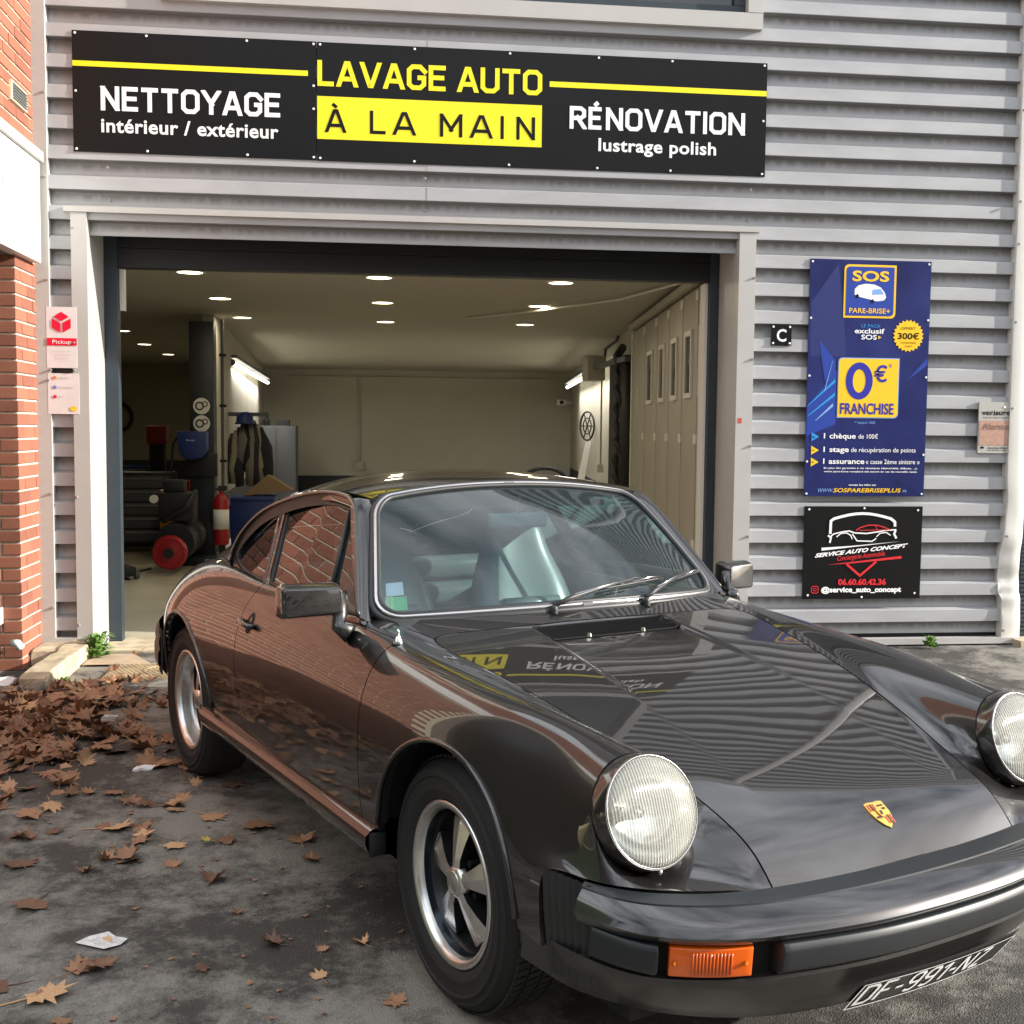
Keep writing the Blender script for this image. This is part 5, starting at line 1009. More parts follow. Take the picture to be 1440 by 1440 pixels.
def rings_glass(name, loop, fn, cen, m, parent, nr=8, off=0):
    mb = MB(); n = len(loop); vs = [fn(*cen, off)]
    for r in range(1, nr+1):
        for p in loop: q = Vector(cen).lerp(p, r/nr); vs.append(fn(q[0], q[1], off))
    fs = [(0, 1+k, 1+(k+1) % n) for k in range(n)]+[(1+(r-1)*n+k, 1+r*n+k, 1+r*n+(k+1) % n, 1+(r-1)*n+(k+1) % n) for r in range(1, nr) for k in range(n)]
    o = MB().add(vs, fs).build(name, m, parent, smooth=True); return o
wsg = rings_glass('windscreen', [Vector((p[0]*.99, .5+(p[1]-.5)*.985)) for p in loop], WS, (0, .5), m_ws, car)
MB().tube([WS(p[0]*.988, .5+(p[1]-.5)*.975, .004) for p in loop], .009, 8, closed=True).build('seal', m_rub, wsg, smooth=True)
MB().tube([WS(p[0], .5+(p[1]-.5)*1.01, .005) for p in loop], .0075, 8, closed=True).build('trim', m_bra, wsg, smooth=True)
MB().tube([WS(p[0]*1.02, .5+(p[1]-.5)*1.05, -.003) for p in loop], .012, 8, closed=True).build('outer_seal', m_rub, wsg, smooth=True)
for t_i in (0, 1): q = WS(0, -.005 if t_i == 0 else 1.005, .007); MB().box(q.x-.008, -.018, q.z-.008, q.x+.008, .018, q.z+.004).build('trim_clip', m_bra, wsg)
# ---- side windows
def yS(x, z): return .700-.41*(z-.885)-.05*max(0, -1.2-x)-.10*max(0, x+.80)
def sidept(x, z, s, off=0): n = Vector((0, .92, .38)); p = Vector((x, yS(x, z), z))+n*off; return (p.x, s*p.y, p.z)
def smooth_poly(pts, sub=5, sharp=()):
    # closed catmull-rom except at sharp corner indices
    n = len(pts); out = []
    for i in range(n):
        p1, p2 = Vector(pts[i]), Vector(pts[(i+1) % n]); p0 = p1*2-p2 if i in sharp else Vector(pts[i-1]); p3 = p2*2-p1 if (i+1) % n in sharp else Vector(pts[(i+2) % n])
        for k in range(sub): t = k/sub; out.append(.5*((2*p1)+(-p0+p2)*t+(2*p0-5*p1+4*p2-p3)*t*t+(-p0+3*p1-3*p2+p3)*t**3))
    return out
def offset_poly(P, d):
    n = len(P); A_ = sum(P[i].x*P[(i+1) % n].y-P[(i+1) % n].x*P[i].y for i in range(n)); sg = 1 if A_ > 0 else -1; out = []
    for i in range(n):
        a = (P[i]-P[i-1]).normalized(); b = (P[(i+1) % n]-P[i]).normalized(); na = Vector((a.y, -a.x))*sg; nb = Vector((b.y, -b.x))*sg; m = na+nb
        if m.length < 1e-5: m = na
        m.normalize(); out.append(P[i]+m*d/max(.45, m.dot(na)))
    return out
def frame_strip(name, P, prof, s, m, parent):
    rings = [[sidept(q.x, q.y, s, off) for q in offset_poly(P, d)] for d, off in prof]; n = len(P); vs = [v for r in rings for v in r]
    return MB().add(vs, [(k*n+i, k*n+(i+1) % n, (k+1)*n+(i+1) % n, (k+1)*n+i) for k in range(len(prof)-1) for i in range(n)]).build(name, m, parent, smooth=True, auto=35)
DW = smooth_poly([(-.985, 1.183), (-1.13, 1.192), (-1.30, 1.186), (-1.44, 1.170), (-1.575, 1.144), (-1.465, .894), (-1.02, .893), (-.685, .893)], 6, (0, 4, 5, 7))
QW = smooth_poly([(-1.655, 1.132), (-1.76, 1.108), (-1.87, 1.062), (-1.955, .990), (-1.975, .940), (-1.90, .915), (-1.75, .897), (-1.545, .893)], 6, (0, 7))
for s in (-1, 1):
    for nm, P, cen, par in (('side_window', DW, (-1.2, 1.03), doors[s]), ('quarter_window', QW, (-1.74, 1.0), car)):
        g = rings_glass(nm, P, lambda x, z, off, s=s: sidept(x, z, s, off), cen, m_sg, par, 6, -.002)
        frame_strip('rubber', P, [(-.006, -.002), (-.004, .004), (.003, .005), (.006, .001)], s, m_rub, g)
        frame_strip('frame', P, [(.006, .001), (.008, .010), (.026, .011), (.031, -.004)], s, m_paint, g)
        if nm == 'side_window': MB().tube([sidept(-.99, 1.18, s, .003), sidept(-.888, .895, s, .004)], .008, 8).build('divider_bar', m_rub, g, smooth=True)
    # drip rail up the pillar and along the roof, pillar skin
    ed = [Vector((-.652, .700, .893)), Vector((-.79, .645, 1.045)), Vector((-.90, .600, 1.160)), Vector((-.975, .580, 1.210)), Vector((-1.08, .572, 1.230)), Vector((-1.27, .585, 1.226)), Vector((-1.52, .594, 1.190)), Vector((-1.77, .610, 1.127)), Vector((-1.93, .636, 1.038)), Vector((-2.005, .655, .95)), Vector((-1.99, .672, .917))]
    def crv(E, sub=8):
        o = []
        for i in range(len(E)-1):
            p0, p1, p2, p3 = E[max(i-1, 0)], E[i], E[i+1], E[min(i+2, len(E)-1)]
            for k in range(sub): t = k/sub; o.append(.5*((2*p1)+(-p0+p2)*t+(2*p0-5*p1+4*p2-p3)*t*t+(-p0+3*p1-3*p2+p3)*t**3))
        return o+[E[-1]]
    EC = crv(ed); MB().tube([(p.x, s*p.y, p.z) for p in EC], .0075, 8).build('drip_rail', m_paint, car, smooth=True)
    # side rail between drip rail and window frames
    vs = []; 
    for p in EC: vs += [(p.x, s*(p.y-.002), p.z), (p.x-.002, s*(p.y-.006), p.z-.018), (p.x*.997-.002, s*(p.y-.004), p.z-.045)]
    MB().add(vs, [(i*3+k, i*3+k+1, i*3+k+4, i*3+k+3) for i in range(len(EC)-1) for k in range(2)]).build('roof_rail', m_rub, car, smooth=True)
    vs = []; N_ = 24
    for i in range(N_+1):
        t = i/N_; a = WS(1.02, -.02+1.04*t, -.004); a = Vector((a.x, a.y, a.z)); e = EC[0].lerp(EC[8], 0) ; 
        # matching point on the rail at the same height
        z = a.z+.004; cand = EC[:34]; k = min(range(len(cand)), key=lambda q: abs(cand[q].z-z)+(0 if cand[q].x > -1.02 else 9)); e = cand[k]
        mid = (a+e)/2+Vector((.010, .010, .004)); vs += [(a.x, s*a.y, a.z), (mid.x, s*mid.y, mid.z), (e.x, s*e.y, e.z)]
    MB().add(vs, [(i*3+k, i*3+k+1, i*3+k+4, i*3+k+3) for i in range(N_) for k in range(2)]).build('windscreen_pillar', m_paint, car, smooth=True)
    # quarter panel between quarter window, rail and wing: pillar infill
    Fp = smooth_poly([(-1.50, .886), (-1.60, 1.16), (-1.78, 1.125), (-1.93, 1.04), (-2.01, .93), (-1.98, .89), (-1.75, .880)], 4, (0, 1)); 
    g = [Vector(p) for p in Fp]; rgs = offset_poly([Vector(p) for p in QW], .029)
    frame_strip('pillar_infill', [Vector(p) for p in QW], [(.028, -.003), (.045, -.006), (.075, -.02)], s, m_paint, car)
# header strip between windscreen and roof
vs = []
for i in range(33):
    s_ = -1+2*i/32; a = WS(s_, 1.03, -.004); b = Vector((-.968+.028*s_*s_-.012, .52*s_, 1.262-.043*abs(s_)**2.4+.004)); vs += [tuple(a), tuple((a+b)/2+Vector((0, 0, .003))), tuple(b)]
MB().add(vs, [(i*3+k, i*3+k+1, i*3+k+4, i*3+k+3) for i in range(32) for k in range(2)]).build('roof_header', m_paint, car, smooth=True)
# ---- bumper by lofted curves
C0 = [(.800,0,.504),(.797,.2,.506),(.785,.395,.511),(.757,.53,.515),(.710,.64,.521),(.665,.702,.526),(.61,.748,.532)]
C1 = [(.868,0,.504),(.860,.21,.504),(.838,.40,.505),(.800,.54,.507),(.742,.655,.511),(.685,.718,.516),(.615,.757,.523)]
C2 = [(.930,0,.474),(.920,.22,.474),(.883,.42,.474),(.838,.565,.475),(.768,.675,.478),(.700,.735,.484),(.617,.775,.492)]
C2b = [(.936,0,.462),(.926,.22,.462),(.889,.422,.462),(.844,.568,.463),(.773,.679,.466),(.704,.739,.472),(.618,.779,.480)]
C3 = [(.922,0,.444),(.912,.22,.444),(.875,.415,.444),(.832,.558,.445),(.763,.667,.447),(.695,.727,.452),(.615,.768,.459)]
C3i = [(.890,0,.443),(.880,.21,.443),(.845,.40,.443),(.802,.54,.444),(.737,.645,.446),(.672,.70,.450),(.60,.735,.457)]
C5 = [(.885,0,.368),(.875,.21,.368),(.840,.40,.368),(.797,.54,.369),(.732,.645,.371),(.667,.70,.375),(.595,.735,.380)]
V0 = [(.905,0,.366),(.896,.215,.366),(.860,.41,.366),(.817,.55,.367),(.752,.66,.369),(.685,.718,.373),(.60,.752,.378)]
V1 = [(.893,0,.335),(.884,.21,.335),(.848,.40,.335),(.803,.54,.336),(.738,.65,.338),(.67,.71,.342),(.585,.745,.347)]
V2 = [(.812,0,.225),(.803,.20,.225),(.770,.36,.225),(.72,.48,.228),(.655,.58,.235),(.59,.65,.245),(.515,.71,.26)]
V3 = [(.76,0,.20),(.75,.19,.20),(.72,.34,.20),(.67,.45,.205),(.60,.54,.215),(.54,.60,.23),(.48,.66,.25)]
def full(Cv): return [Vector((x, -y, z)) for x, y, z in reversed(Cv[1:])]+[Vector(c) for c in Cv]
def loft(name, curves, m, parent, sub=8, smooth=True, auto=30, rng=None):
    Q = [crv(full(c), sub) for c in curves]
    if rng: Q = [[p for p, r_ in zip(q, Q[0]) if rng[0] <= r_.y <= rng[1]] for q in Q]
    n = len(Q[0]); vs = [p for q in Q for p in q]
    return MB().add([tuple(v) for v in vs], [(k*n+i, k*n+i+1, (k+1)*n+i+1, (k+1)*n+i) for k in range(len(Q)-1) for i in range(n-1)]).build(name, m, parent, smooth=smooth, auto=auto)
def mixc(A, B, t, dx=0, dz=0): return [(a[0]+(b[0]-a[0])*t+dx, a[1]+(b[1]-a[1])*t, a[2]+(b[2]-a[2])*t+dz) for a, b in zip(A, B)]
V0e = V0[:-1]+[(.60,.752,.378),(.50,.768,.380),(.40,.774,.382)]; V1e = V1+[(.49,.760,.350),(.395,.768,.354)]; V2e = V2+[(.44,.735,.272),(.365,.748,.278)]; V3e = V3+[(.42,.69,.26),(.35,.70,.27)]
bump = loft('front_bumper', [C1, mixc(C1, C2, .12, dz=.001), mixc(C1, C2, .6, dx=.0, dz=.004), mixc(C1, C2, .88, dz=.003), C2, C2b, mixc(C2b, C3, .5, dx=.002), C3, C3i], m_paint, car)
loft('bumper_trim_strip', [[(x-.008, y, z-.01) for x, y, z in C0], [(x+.001, y, z+.003) for x, y, z in C0], mixc(C0, C1, .5, dz=.005), [(x-.002, y, z+.0035) for x, y, z in C1], [(x, y, z-.004) for x, y, z in C1]], m_rubt, car, auto=50)
loft('recess', [C3i, C5, V0], m_gap, bump)
def pad(y0, y1, ext=.022):
    def sh(Cv, d): return [(x+d*.95, y+(d*.4 if y > .5 else 0), z) for x, y, z in Cv]
    T = mixc(C3i, C5, .02); Bt = mixc(C3i, C5, .97)
    curves = [T, sh(mixc(C3i, C5, .04), ext*1.2+.016), sh(mixc(C3i, C5, .24), ext+.028), sh(mixc(C3i, C5, .80), ext+.024), sh(Bt, ext+.006), Bt]
    Q = [crv(full(c), 10) for c in curves]; idx = [i for i, p in enumerate(Q[0]) if y0 <= p.y <= y1]; mb = MB(); n = len(idx); vs = [tuple(Q[k][i]) for k in range(6) for i in idx]
    fs = [(k*n+i, k*n+i+1, (k+1)*n+i+1, (k+1)*n+i) for k in range(5) for i in range(n-1)]+[tuple(k*n for k in range(6)), tuple(k*n+n-1 for k in range(6))]
    return MB().add(vs, fs).build('rubber_pad', m_rubt, bump, bevel=.003)
pad(-.455, .455); pad(.655, .80); pad(-.80, -.655)
loft('front_valance', [V0e, mixc(V0e, V1e, .3, dx=.004), V1e, mixc(V1e, V2e, .5, dx=.006), V2e, V3e], mat('valance_satin', (.018, .016, .015), .42, coat=.4, crough=.2, noise=.15, nscale=30, bump=.15, bscale=90), car)
# indicators
for s in (-1, 1):
    cs = [c for c in (C3i, C5)]; mbq = MB(); Q = [crv(full(c), 10) for c in (C3i, C5)]; idx = [i for i, p in enumerate(Q[0]) if (.485 <= p.y*s <= .642)]
    def pp(i, f, d): a = Q[0][i].lerp(Q[1][i], f); n = Vector((.85, .53*s, 0)); return tuple(a+n*d)
    n = len(idx); rows = [(.06, .0), (.06, .030), (.10, .036), (.88, .033), (.92, .028), (.92, 0)]; vs = [pp(i, f, d) for f, d in rows for i in idx]
    fs = [(k*n+i, k*n+i+1, (k+1)*n+i+1, (k+1)*n+i) for k in range(5) for i in range(n-1)]+[tuple(k*n for k in range(6)), tuple(k*n+n-1 for k in range(6))]
    ind = MB().add(vs, fs).build('indicator', m_amb, car, bevel=.002)
    for k in range(14):
        i = idx[int((n-1)*(.42+.04*k) if .42+.04*k < 1 else n-1)]; MB_ = None
    for k, fpos in enumerate(np.linspace(.3, .75, 12)):
        i0 = idx[0]+fpos*(n-1); i = int(i0); a = Vector(pp(i, .2, .0375)).lerp(Vector(pp(i+1, .2, .0375)), i0-i); b = Vector(pp(i, .8, .0355)).lerp(Vector(pp(i+1, .8, .0355)), i0-i); MB().tube([a, b], .0022, 5).build('lens_rib', m_amb, ind, smooth=True)
    for i in (idx[1], idx[-2]): p = Vector(pp(i, .5, .037)); MB().lathe([(0, .003), (.005, .002), (.005, -.004)], 8, 'X', tuple(p)).build('screw', m_ambd, ind)
# bellows and lower corner
for s in (-1, 1):
    mb = MB(); ns = 84; rows = 9; vs = []
    for i in range(ns+1):
        f = i/ns; x = .632-.130*f; yb = .741+.039*f; w_ = .006*abs(math.sin(f*math.pi*7))
        for k in range(rows):
            z = .535-.235*k/(rows-1); q_ = (k/(rows-1)); vs.append((x-.012*q_**2, s*(yb+w_*(1 if .02 < f < .98 else 0)-.03*q_**2), z-.004+.006*f*(1-q_)))
    mb.add(vs, [(i*rows+k, i*rows+k+1, (i+1)*rows+k+1, (i+1)*rows+k) for i in range(ns) for k in range(rows-1)]); mb.build('bumper_bellows', m_rub, bump, smooth=True)
# ---- sills
for s in (-1, 1):
    X = np.linspace(-.335, -1.93, 30); pr = [(.786, .362), (.800, .358), (.814, .345), (.817, .325), (.808, .300), (.790, .288), (.74, .282), (.70, .24), (.62, .22)]
    sl = MB().add([(x, s*(y+.004*math.sin((x+.3)*1.9)), z) for x in X for y, z in pr], [(i*9+k, i*9+k+1, (i+1)*9+k+1, (i+1)*9+k) for i in range(29) for k in range(8)]).build('sill', m_paint, car, smooth=True, auto=45)
    MB().box(-.340, s*.755, .285, -.330, s*.805, .352).build('sill_end', m_rub, sl, bevel=.006)
MB().box(-3.1, -.62, .20, .60, .62, .34).build('underbody', m_gap, car); MB().box(-.30, -.45, .34, .5, .45, .62).build('front_bulkhead', m_gap, car); MB().box(-3.1, -.45, .34, -2.0, .45, .80).build('rear_bulkhead', m_gap, car)
MB().box(-.60, -.62, .34, -.52, .62, .80).build('firewall', m_gap, car)
# rear end
MB().prism([(-3.19, -.52), (-3.24, 0), (-3.19, .52), (-3.1, .52), (-3.1, -.52)], .45, .68, 'XY').build('rear_panel', m_paint, car, bevel=.01)
rb = [(-2.62, .775), (-2.80, .745), (-3.0, .690), (-3.18, .60), (-3.30, .45), (-3.36, .22), (-3.37, 0)]; rb = rb+[(x, -y) for x, y in rb[-2::-1]]
rc = crv([Vector((x, y, 0)) for x, y in rb], 5); pf = [(0, .545), (.012, .53), (.018, .50), (.014, .47), (.022, .45), (.022, .40), (.004, .38), (-.03, .33)]
nn = []; 
for i, p in enumerate(rc): t = (rc[min(i+1, len(rc)-1)]-rc[max(i-1, 0)]).normalized(); nn.append(Vector((-t.y, t.x, 0))*(1 if (Vector((-t.y, t.x, 0)).dot(p-Vector((-2.6, 0, 0))) > 0) else -1))
MB().add([(p.x+n.x*d, p.y+n.y*d, z) for p, n in zip(rc, nn) for d, z in pf], [(i*8+k, i*8+k+1, (i+1)*8+k+1, (i+1)*8+k) for i in range(len(rc)-1) for k in range(7)]).build('rear_bumper', m_rub, car, smooth=True, auto=35)
for s in (-1, 1):
    mb = MB(); ns = 42
    vs = [(-2.60-.09*i/ns, s*(.782+.006*abs(math.sin(i/ns*math.pi*6))-.012*i/ns), .56-.2*k/4) for i in range(ns+1) for k in range(5)]
    mb.add(vs, [(i*5+k, i*5+k+1, (i+1)*5+k+1, (i+1)*5+k) for i in range(ns) for k in range(4)]); mb.build('rear_bellows', m_rub, car, smooth=True)
    MB().box(-3.225, s*.28, .56, -3.205, s*.51, .66).build('tail_light', mat('tail_red', srgb('a01010'), .2), car, bevel=.005)
# ---- headlights
def lathe_dir(prof, C0_, nrm, n=48):
    a = Vector((0, 1, 0)); b = nrm.cross(a).normalized(); vs = []
    for k in range(n):
        t = 2*math.pi*k/n
        for r, h in prof: vs.append(tuple(C0_+a*(r*math.cos(t))+b*(r*math.sin(t))+nrm*h))
    m = len(prof); fs = [(k*m+i, k*m+i+1, ((k+1) % n)*m+i+1, ((k+1) % n)*m+i) for k in range(n) for i in range(m-1)]
    return MB().add(vs, fs)
m_lens = bpy.data.materials.new('lamp_lens'); m_lens.use_nodes = True; n_ = m_lens.node_tree; n_.nodes.remove(n_.nodes['Principled BSDF']); out_ = n_.nodes['Material Output']
tr_ = n_.nodes.new('ShaderNodeBsdfTransparent'); tr_.inputs['Color'].default_value = (.93, .95, .92, 1); gl_ = n_.nodes.new('ShaderNodeBsdfGlossy'); gl_.inputs['Roughness'].default_value = .06; di_ = n_.nodes.new('ShaderNodeBsdfDiffuse'); di_.inputs['Color'].default_value = (.78, .78, .70, 1)
fr2 = n_.nodes.new('ShaderNodeFresnel'); fr2.inputs['IOR'].default_value = 1.6; m1 = n_.nodes.new('ShaderNodeMixShader'); m1.inputs[0].default_value = .30; m2_ = n_.nodes.new('ShaderNodeMixShader')
tcn = n_.nodes.new('ShaderNodeTexCoord'); wv = n_.nodes.new('ShaderNodeTexWave'); wv.bands_direction = 'Y'; wv.inputs['Scale'].default_value = 46; wv.inputs['Distortion'].default_value = .6; bp_ = n_.nodes.new('ShaderNodeBump'); bp_.inputs['Strength'].default_value = .35; bp_.inputs['Distance'].default_value = .002
L_ = n_.links.new; L_(tcn.outputs['Object'], wv.inputs['Vector']); L_(wv.outputs['Fac'], bp_.inputs['Height']); L_(bp_.outputs[0], gl_.inputs['Normal']); L_(bp_.outputs[0], fr2.inputs['Normal']); L_(bp_.outputs[0], di_.inputs['Normal'])
rp_ = n_.nodes.new('ShaderNodeMapRange'); rp_.inputs['To Min'].default_value = .14; rp_.inputs['To Max'].default_value = .34; L_(wv.outputs['Fac'], rp_.inputs['Value']); L_(rp_.outputs[0], m1.inputs[0])
L_(tr_.outputs[0], m1.inputs[1]); L_(di_.outputs[0], m1.inputs[2]); L_(fr2.outputs[0], m2_.inputs[0]); L_(m1.outputs[0], m2_.inputs[1]); L_(gl_.outputs[0], m2_.inputs[2]); L_(m2_.outputs[0], out_.inputs['Surface'])
m_refl = mat('reflector', (.85, .85, .82), .16, metal=1, bump=.3, bscale=30)
for s in (-1, 1):
    cc = Vector((HL.x, s*HL.y, HL.z)); nn_ = nvec
    hl = lathe_dir([(.108, -.03), (.1205, -.010), (.1215, .006), (.1208, .026), (.1190, .040), (.1175, .0455), (.1155, .045), (.1150, .040)], cc, nn_).build('headlight', m_paint, car, smooth=True, auto=45)
    lathe_dir([(.1155, .0445), (.1148, .0465), (.1135, .0468), (.1128, .045), (.112, .03)], cc, nn_).build('chrome_ring', m_bra, hl, smooth=True)
    lathe_dir([(.110, .036), (.105, .012), (.09, -.018), (.065, -.042), (.035, -.055), (.012, -.058), (0, -.058)], cc, nn_).build('reflector', m_refl, hl, smooth=True)
    lathe_dir([(0, .066), (.03, .0655), (.06, .062), (.085, .057), (.102, .0515), (.1115, .046), (.1125, .040)], cc, nn_).build('lens', m_lens, hl, smooth=True)
    lathe_dir([(0, .0), (.012, -.002), (.014, -.02), (.014, -.055)], cc, nn_, 16).build('bulb', m_bra, hl, smooth=True)
    q = cc-bvec*.122+nn_*.03; MB().lathe([(0, .006), (.005, .004), (.006, -.004)], 10, 'X', tuple(q)).build('screw', m_chr, hl)
# ---- wheels
m_barrel = mat('barrel_dark', (.035, .045, .06), .22, metal=.6)
def wheel(x, y, s, tread=True, face_back=.0):
    t = bpy.data.objects.new('wheel', None); C.objects.link(t); t.parent = car; t.location = (x, s*y, .315); t.rotation_euler = (0, R(-3 if s < 0 else 0), 0 if s < 0 else math.pi)
    prof = [(.204, .01), (.2085, -.002), (.214, -.007), (.232, -.0135), (.2355, -.0150), (.2385, -.0135), (.260, -.0175), (.2645, -.0175), (.267, -.0215), (.2705, -.0215), (.273, -.0165), (.286, -.0125), (.2885, -.0140), (.291, -.0095), (.3005, .0), (.3085, .013), (.313, .032), (.3135, .09), (.313, .15), (.3085, .168), (.290, .185), (.262, .192), (.22, .18), (.2, .17)]
    MB().lathe(prof, 72).build('tyre', m_tyre, t, smooth=True, auto=50) if True else None
    if tread:
        mb = MB()
        for k in range(84):
            a = 2*math.pi*k/84
            for (y0, y1, ph) in ((.012, .044, 0), (.052, .082, .4), (.092, .122, .1), (.130, .164, .5)):
                aa = a+ph*2*math.pi/84; w_ = .0085; r0, r1 = .311, .3172
                ca, sa = math.cos(aa), math.sin(aa); tx, tz = -sa, ca
                P = [(r*ca+tx*e*w_+tx*.006*(1 if yy == y1 else 0), yy, r*sa+tz*e*w_+tz*.006*(1 if yy == y1 else 0)) for r in (r0, r1 if 1 else 0) for e in (-1, 1) for yy in (y0, y1)]
                mb.add(P, [(0, 1, 3, 2), (4, 6, 7, 5), (0, 4, 5, 1), (2, 3, 7, 6), (0, 2, 6, 4), (1, 5, 7, 3)])
        tag(mb.build('tread_blocks', m_tyre, t), kind='stuff')
    D = face_back
    MB().lathe([(.2035, .004), (.2075, -.001), (.2072, -.006), (.2045, -.0085), (.199, -.0085), (.191, -.006), (.1865, -.001), (.1835, .006), (.1815, .014)], 72).build('rim_lip', m_alu, t, smooth=True, auto=50)
    MB().lathe([(.1815, .014), (.1805, .03+D*.6), (.177, .040+D), (.172, .048+D)], 72).build('rim_barrel', m_alu if D > .01 else m_barrel, t, smooth=True)
    MB().lathe([(.178, .036+D), (.170, .050+D), (.160, .074+D), (.12, .080+D), (.06, .07+D), (0, .07+D)], 72).build('rim_dish', m_wblk, t, smooth=True)
    for k in range(5):
        a0 = math.pi/2+2*math.pi*k/5; ca, sa = math.cos(a0), math.sin(a0)
        out = [(.030, .0170), (.06, .0190), (.10, .0310), (.135, .0430), (.149, .0475), (.155, .045), (.157, .034)]
        pts = out+[(r, -w) for r, w in reversed(out)]
        def dep(r): return .012+.020*max(0, (r-.04)/.12)**1.3+D*.8
        fr = [(r*ca-w*sa, dep(r)+.10*w*w/.03, r*sa+w*ca) for r, w in pts]; mid = [(r*ca, dep(r)-.003, r*sa) for r, w in out]
        bk = [(x_*.985, y_+.045, z_*.985) for x_, y_, z_ in fr]; n = len(pts); mb = MB()
        sp_v = fr+mid+bk; m_ = len(out); fs = []
        for i in range(m_-1): fs += [(i, i+1, n+i+1, n+i), (n-1-i, n+i, n+i+1, n-2-i)]
        fs += [(m_-1, m_, n+m_-1)]
        fsb = [(i, n+m_+i, n+m_+(i+1) % n, (i+1) % n) for i in range(n)]
        mb.add(sp_v, fs, 0); mb.f += [tuple(g) for g in fsb]; mb.m += [1]*len(fsb); 
        o = mb.build('spoke', [m_alu, m_wblk], t); 
        p = ((.142)*ca, dep(.142)-.001, (.142)*sa); MB().lathe([(0, -.0015), (.006, -.0015), (.008, 0)], 12, 'Y', p).build('rivet', m_alu, t)
    MB().lathe([(0, .004+D*.8), (.022, .005+D*.8), (.036, .009+D*.8), (.041, .014+D*.8), (.042, .03+D*.8)], 36).lathe([(.026, .003+D*.8), (.028, .002+D*.8), (.030, .0045+D*.8)], 36).build('hub_cap', m_alu, t, smooth=True)
    for k in range(5): a = 2*math.pi*(k+.5)/5+math.pi/2; MB().lathe([(0, .03+D), (.008, .03+D), (.0095, .036+D), (.0095, .06+D)], 8, 'Y', (.064*math.cos(a), 0, .064*math.sin(a))).build('wheel_nut', m_wblk, t)
    return t
wheel(0, .729, -1); wheel(0, .729, 1); wheel(-2.272, .755, -1, False, .022); wheel(-2.272, .755, 1, False, .022)
# ---- bonnet details: cowl grille, badge, washer jets, antenna
gr = MB(); gx0, gx1 = -.375, -.300
def hz(x, y):
    d = (bodyV[:, 0]-x)**2+(bodyV[:, 1]-y)**2+(bodyV[:, 2] < .5)*9; m = np.argsort(d)[:5]; w_ = 1/(d[m]+1e-7); return float((bodyV[m, 2]*w_).sum()/w_.sum())
ga = MB()
yy = np.linspace(-.245, .245, 25)
vs = []
for y in yy:
    z = hz(-.34, y); vs += [(x_, y, hz(x_, y)+.0022) for x_ in (-.408, -.385, -.36, -.335, -.312)]
grl = MB().add(vs, [(i*5+k, i*5+k+1, (i+1)*5+k+1, (i+1)*5+k) for i in range(24) for k in range(4)]).build('cowl_grille', m_gap, hood, smooth=True)
mb = MB()
for y in np.linspace(-.235, .235, 60): mb.add([(-.404, y-.0018, hz(-.404, y)+.006), (-.318, y-.0018, hz(-.318, y)+.006), (-.318, y+.0018, hz(-.318, y)+.0035), (-.404, y+.0018, hz(-.404, y)+.0035)], [(0, 1, 2, 3)])
tag(mb.build('grille_slats', m_rub, grl), kind='stuff')
for y in (-.10, .10): MB().lathe([(0, .012), (.006, .010), (.008, 0)], 10, 'Z', (-.318, y, hz(-.305, y)+.003)).build('washer_jet', m_chr, grl)
# crest badge: shield with gold field, red and black stripes
def onhood(x, y, off): return (x, y, None)
def hoodpt(x, y, off):
    m = np.argsort((bodyV[:, 0]-x)**2+(bodyV[:, 1]-y)**2+(bodyV[:, 2] < .45)*9)[:8]; P = bodyV[m]; Nn = bodyN[m].mean(0); w_ = 1/((P[:, 0]-x)**2+(P[:, 1]-y)**2+1e-6); z = (P[:, 2]*w_).sum()/w_.sum(); return Vector((x, y, z))+Vector(Nn)*off
def shield(s_, n=8):
    o = [(-.5, .52), (-.25, .56), (0, .53), (.25, .56), (.5, .52), (.5, .05), (.42, -.22), (.22, -.45), (0, -.6), (-.22, -.45), (-.42, -.22), (-.5, .05)]; return [(a*s_, b*s_) for a, b in o]
def hood_flat(name, pts, off, m, parent, thick=None):
    # pts: (across y, up the bonnet)
    P = [hoodpt(.712-b*.92, a, off) for a, b in pts]; n = len(P)
    if thick: Q = [hoodpt(.712-b*.92, a, 0) for a, b in pts]; return MB().add([tuple(p) for p in P+Q], [tuple(range(n))]+[(i, i+n, (i+1) % n+n, (i+1) % n) for i in range(n)]).build(name, m, parent)
    return MB().add([tuple(p) for p in P], [tuple(range(n))]).build(name, m, parent)
m_bg = mat('badge_gold', (.85, .52, .12), .25, metal=.7); m_brd = mat('badge_red', (.55, .03, .03), .3, coat=.5); m_bbk = mat('badge_black', (.01, .01, .01), .3, coat=.5)
bd = hood_flat('crest_badge', shield(.057), .0035, m_bg, hood, True)
for a0, a1, b0, b1 in ((-.024, -.003, .008, .026), (.003, .022, -.026, -.006)):
    for k in range(3): w_ = (a1-a0)/5; hood_flat('stripe', [(a0+2*k*w_, b0), (a0+(2*k+1)*w_, b0), (a0+(2*k+1)*w_, b1), (a0+2*k*w_, b1)], .0042, m_brd if k != 1 else m_bbk, bd)
for pts in ([(.004, .008), (.022, .008), (.022, .012), (.004, .012)], [(.004, .017), (.022, .017), (.022, .021), (.004, .021)], [(-.02, -.010), (-.003, -.010), (-.003, -.006), (-.02, -.006)]): hood_flat('antler', pts, .0042, m_bbk, bd)
hood_flat('inner_shield', shield(.018), .0050, m_bg, bd); hood_flat('horse_mark', [(-.003, -.004), (.003, -.004), (.004, .004), (0, .007), (-.003, .003)], .0056, m_bbk, bd)
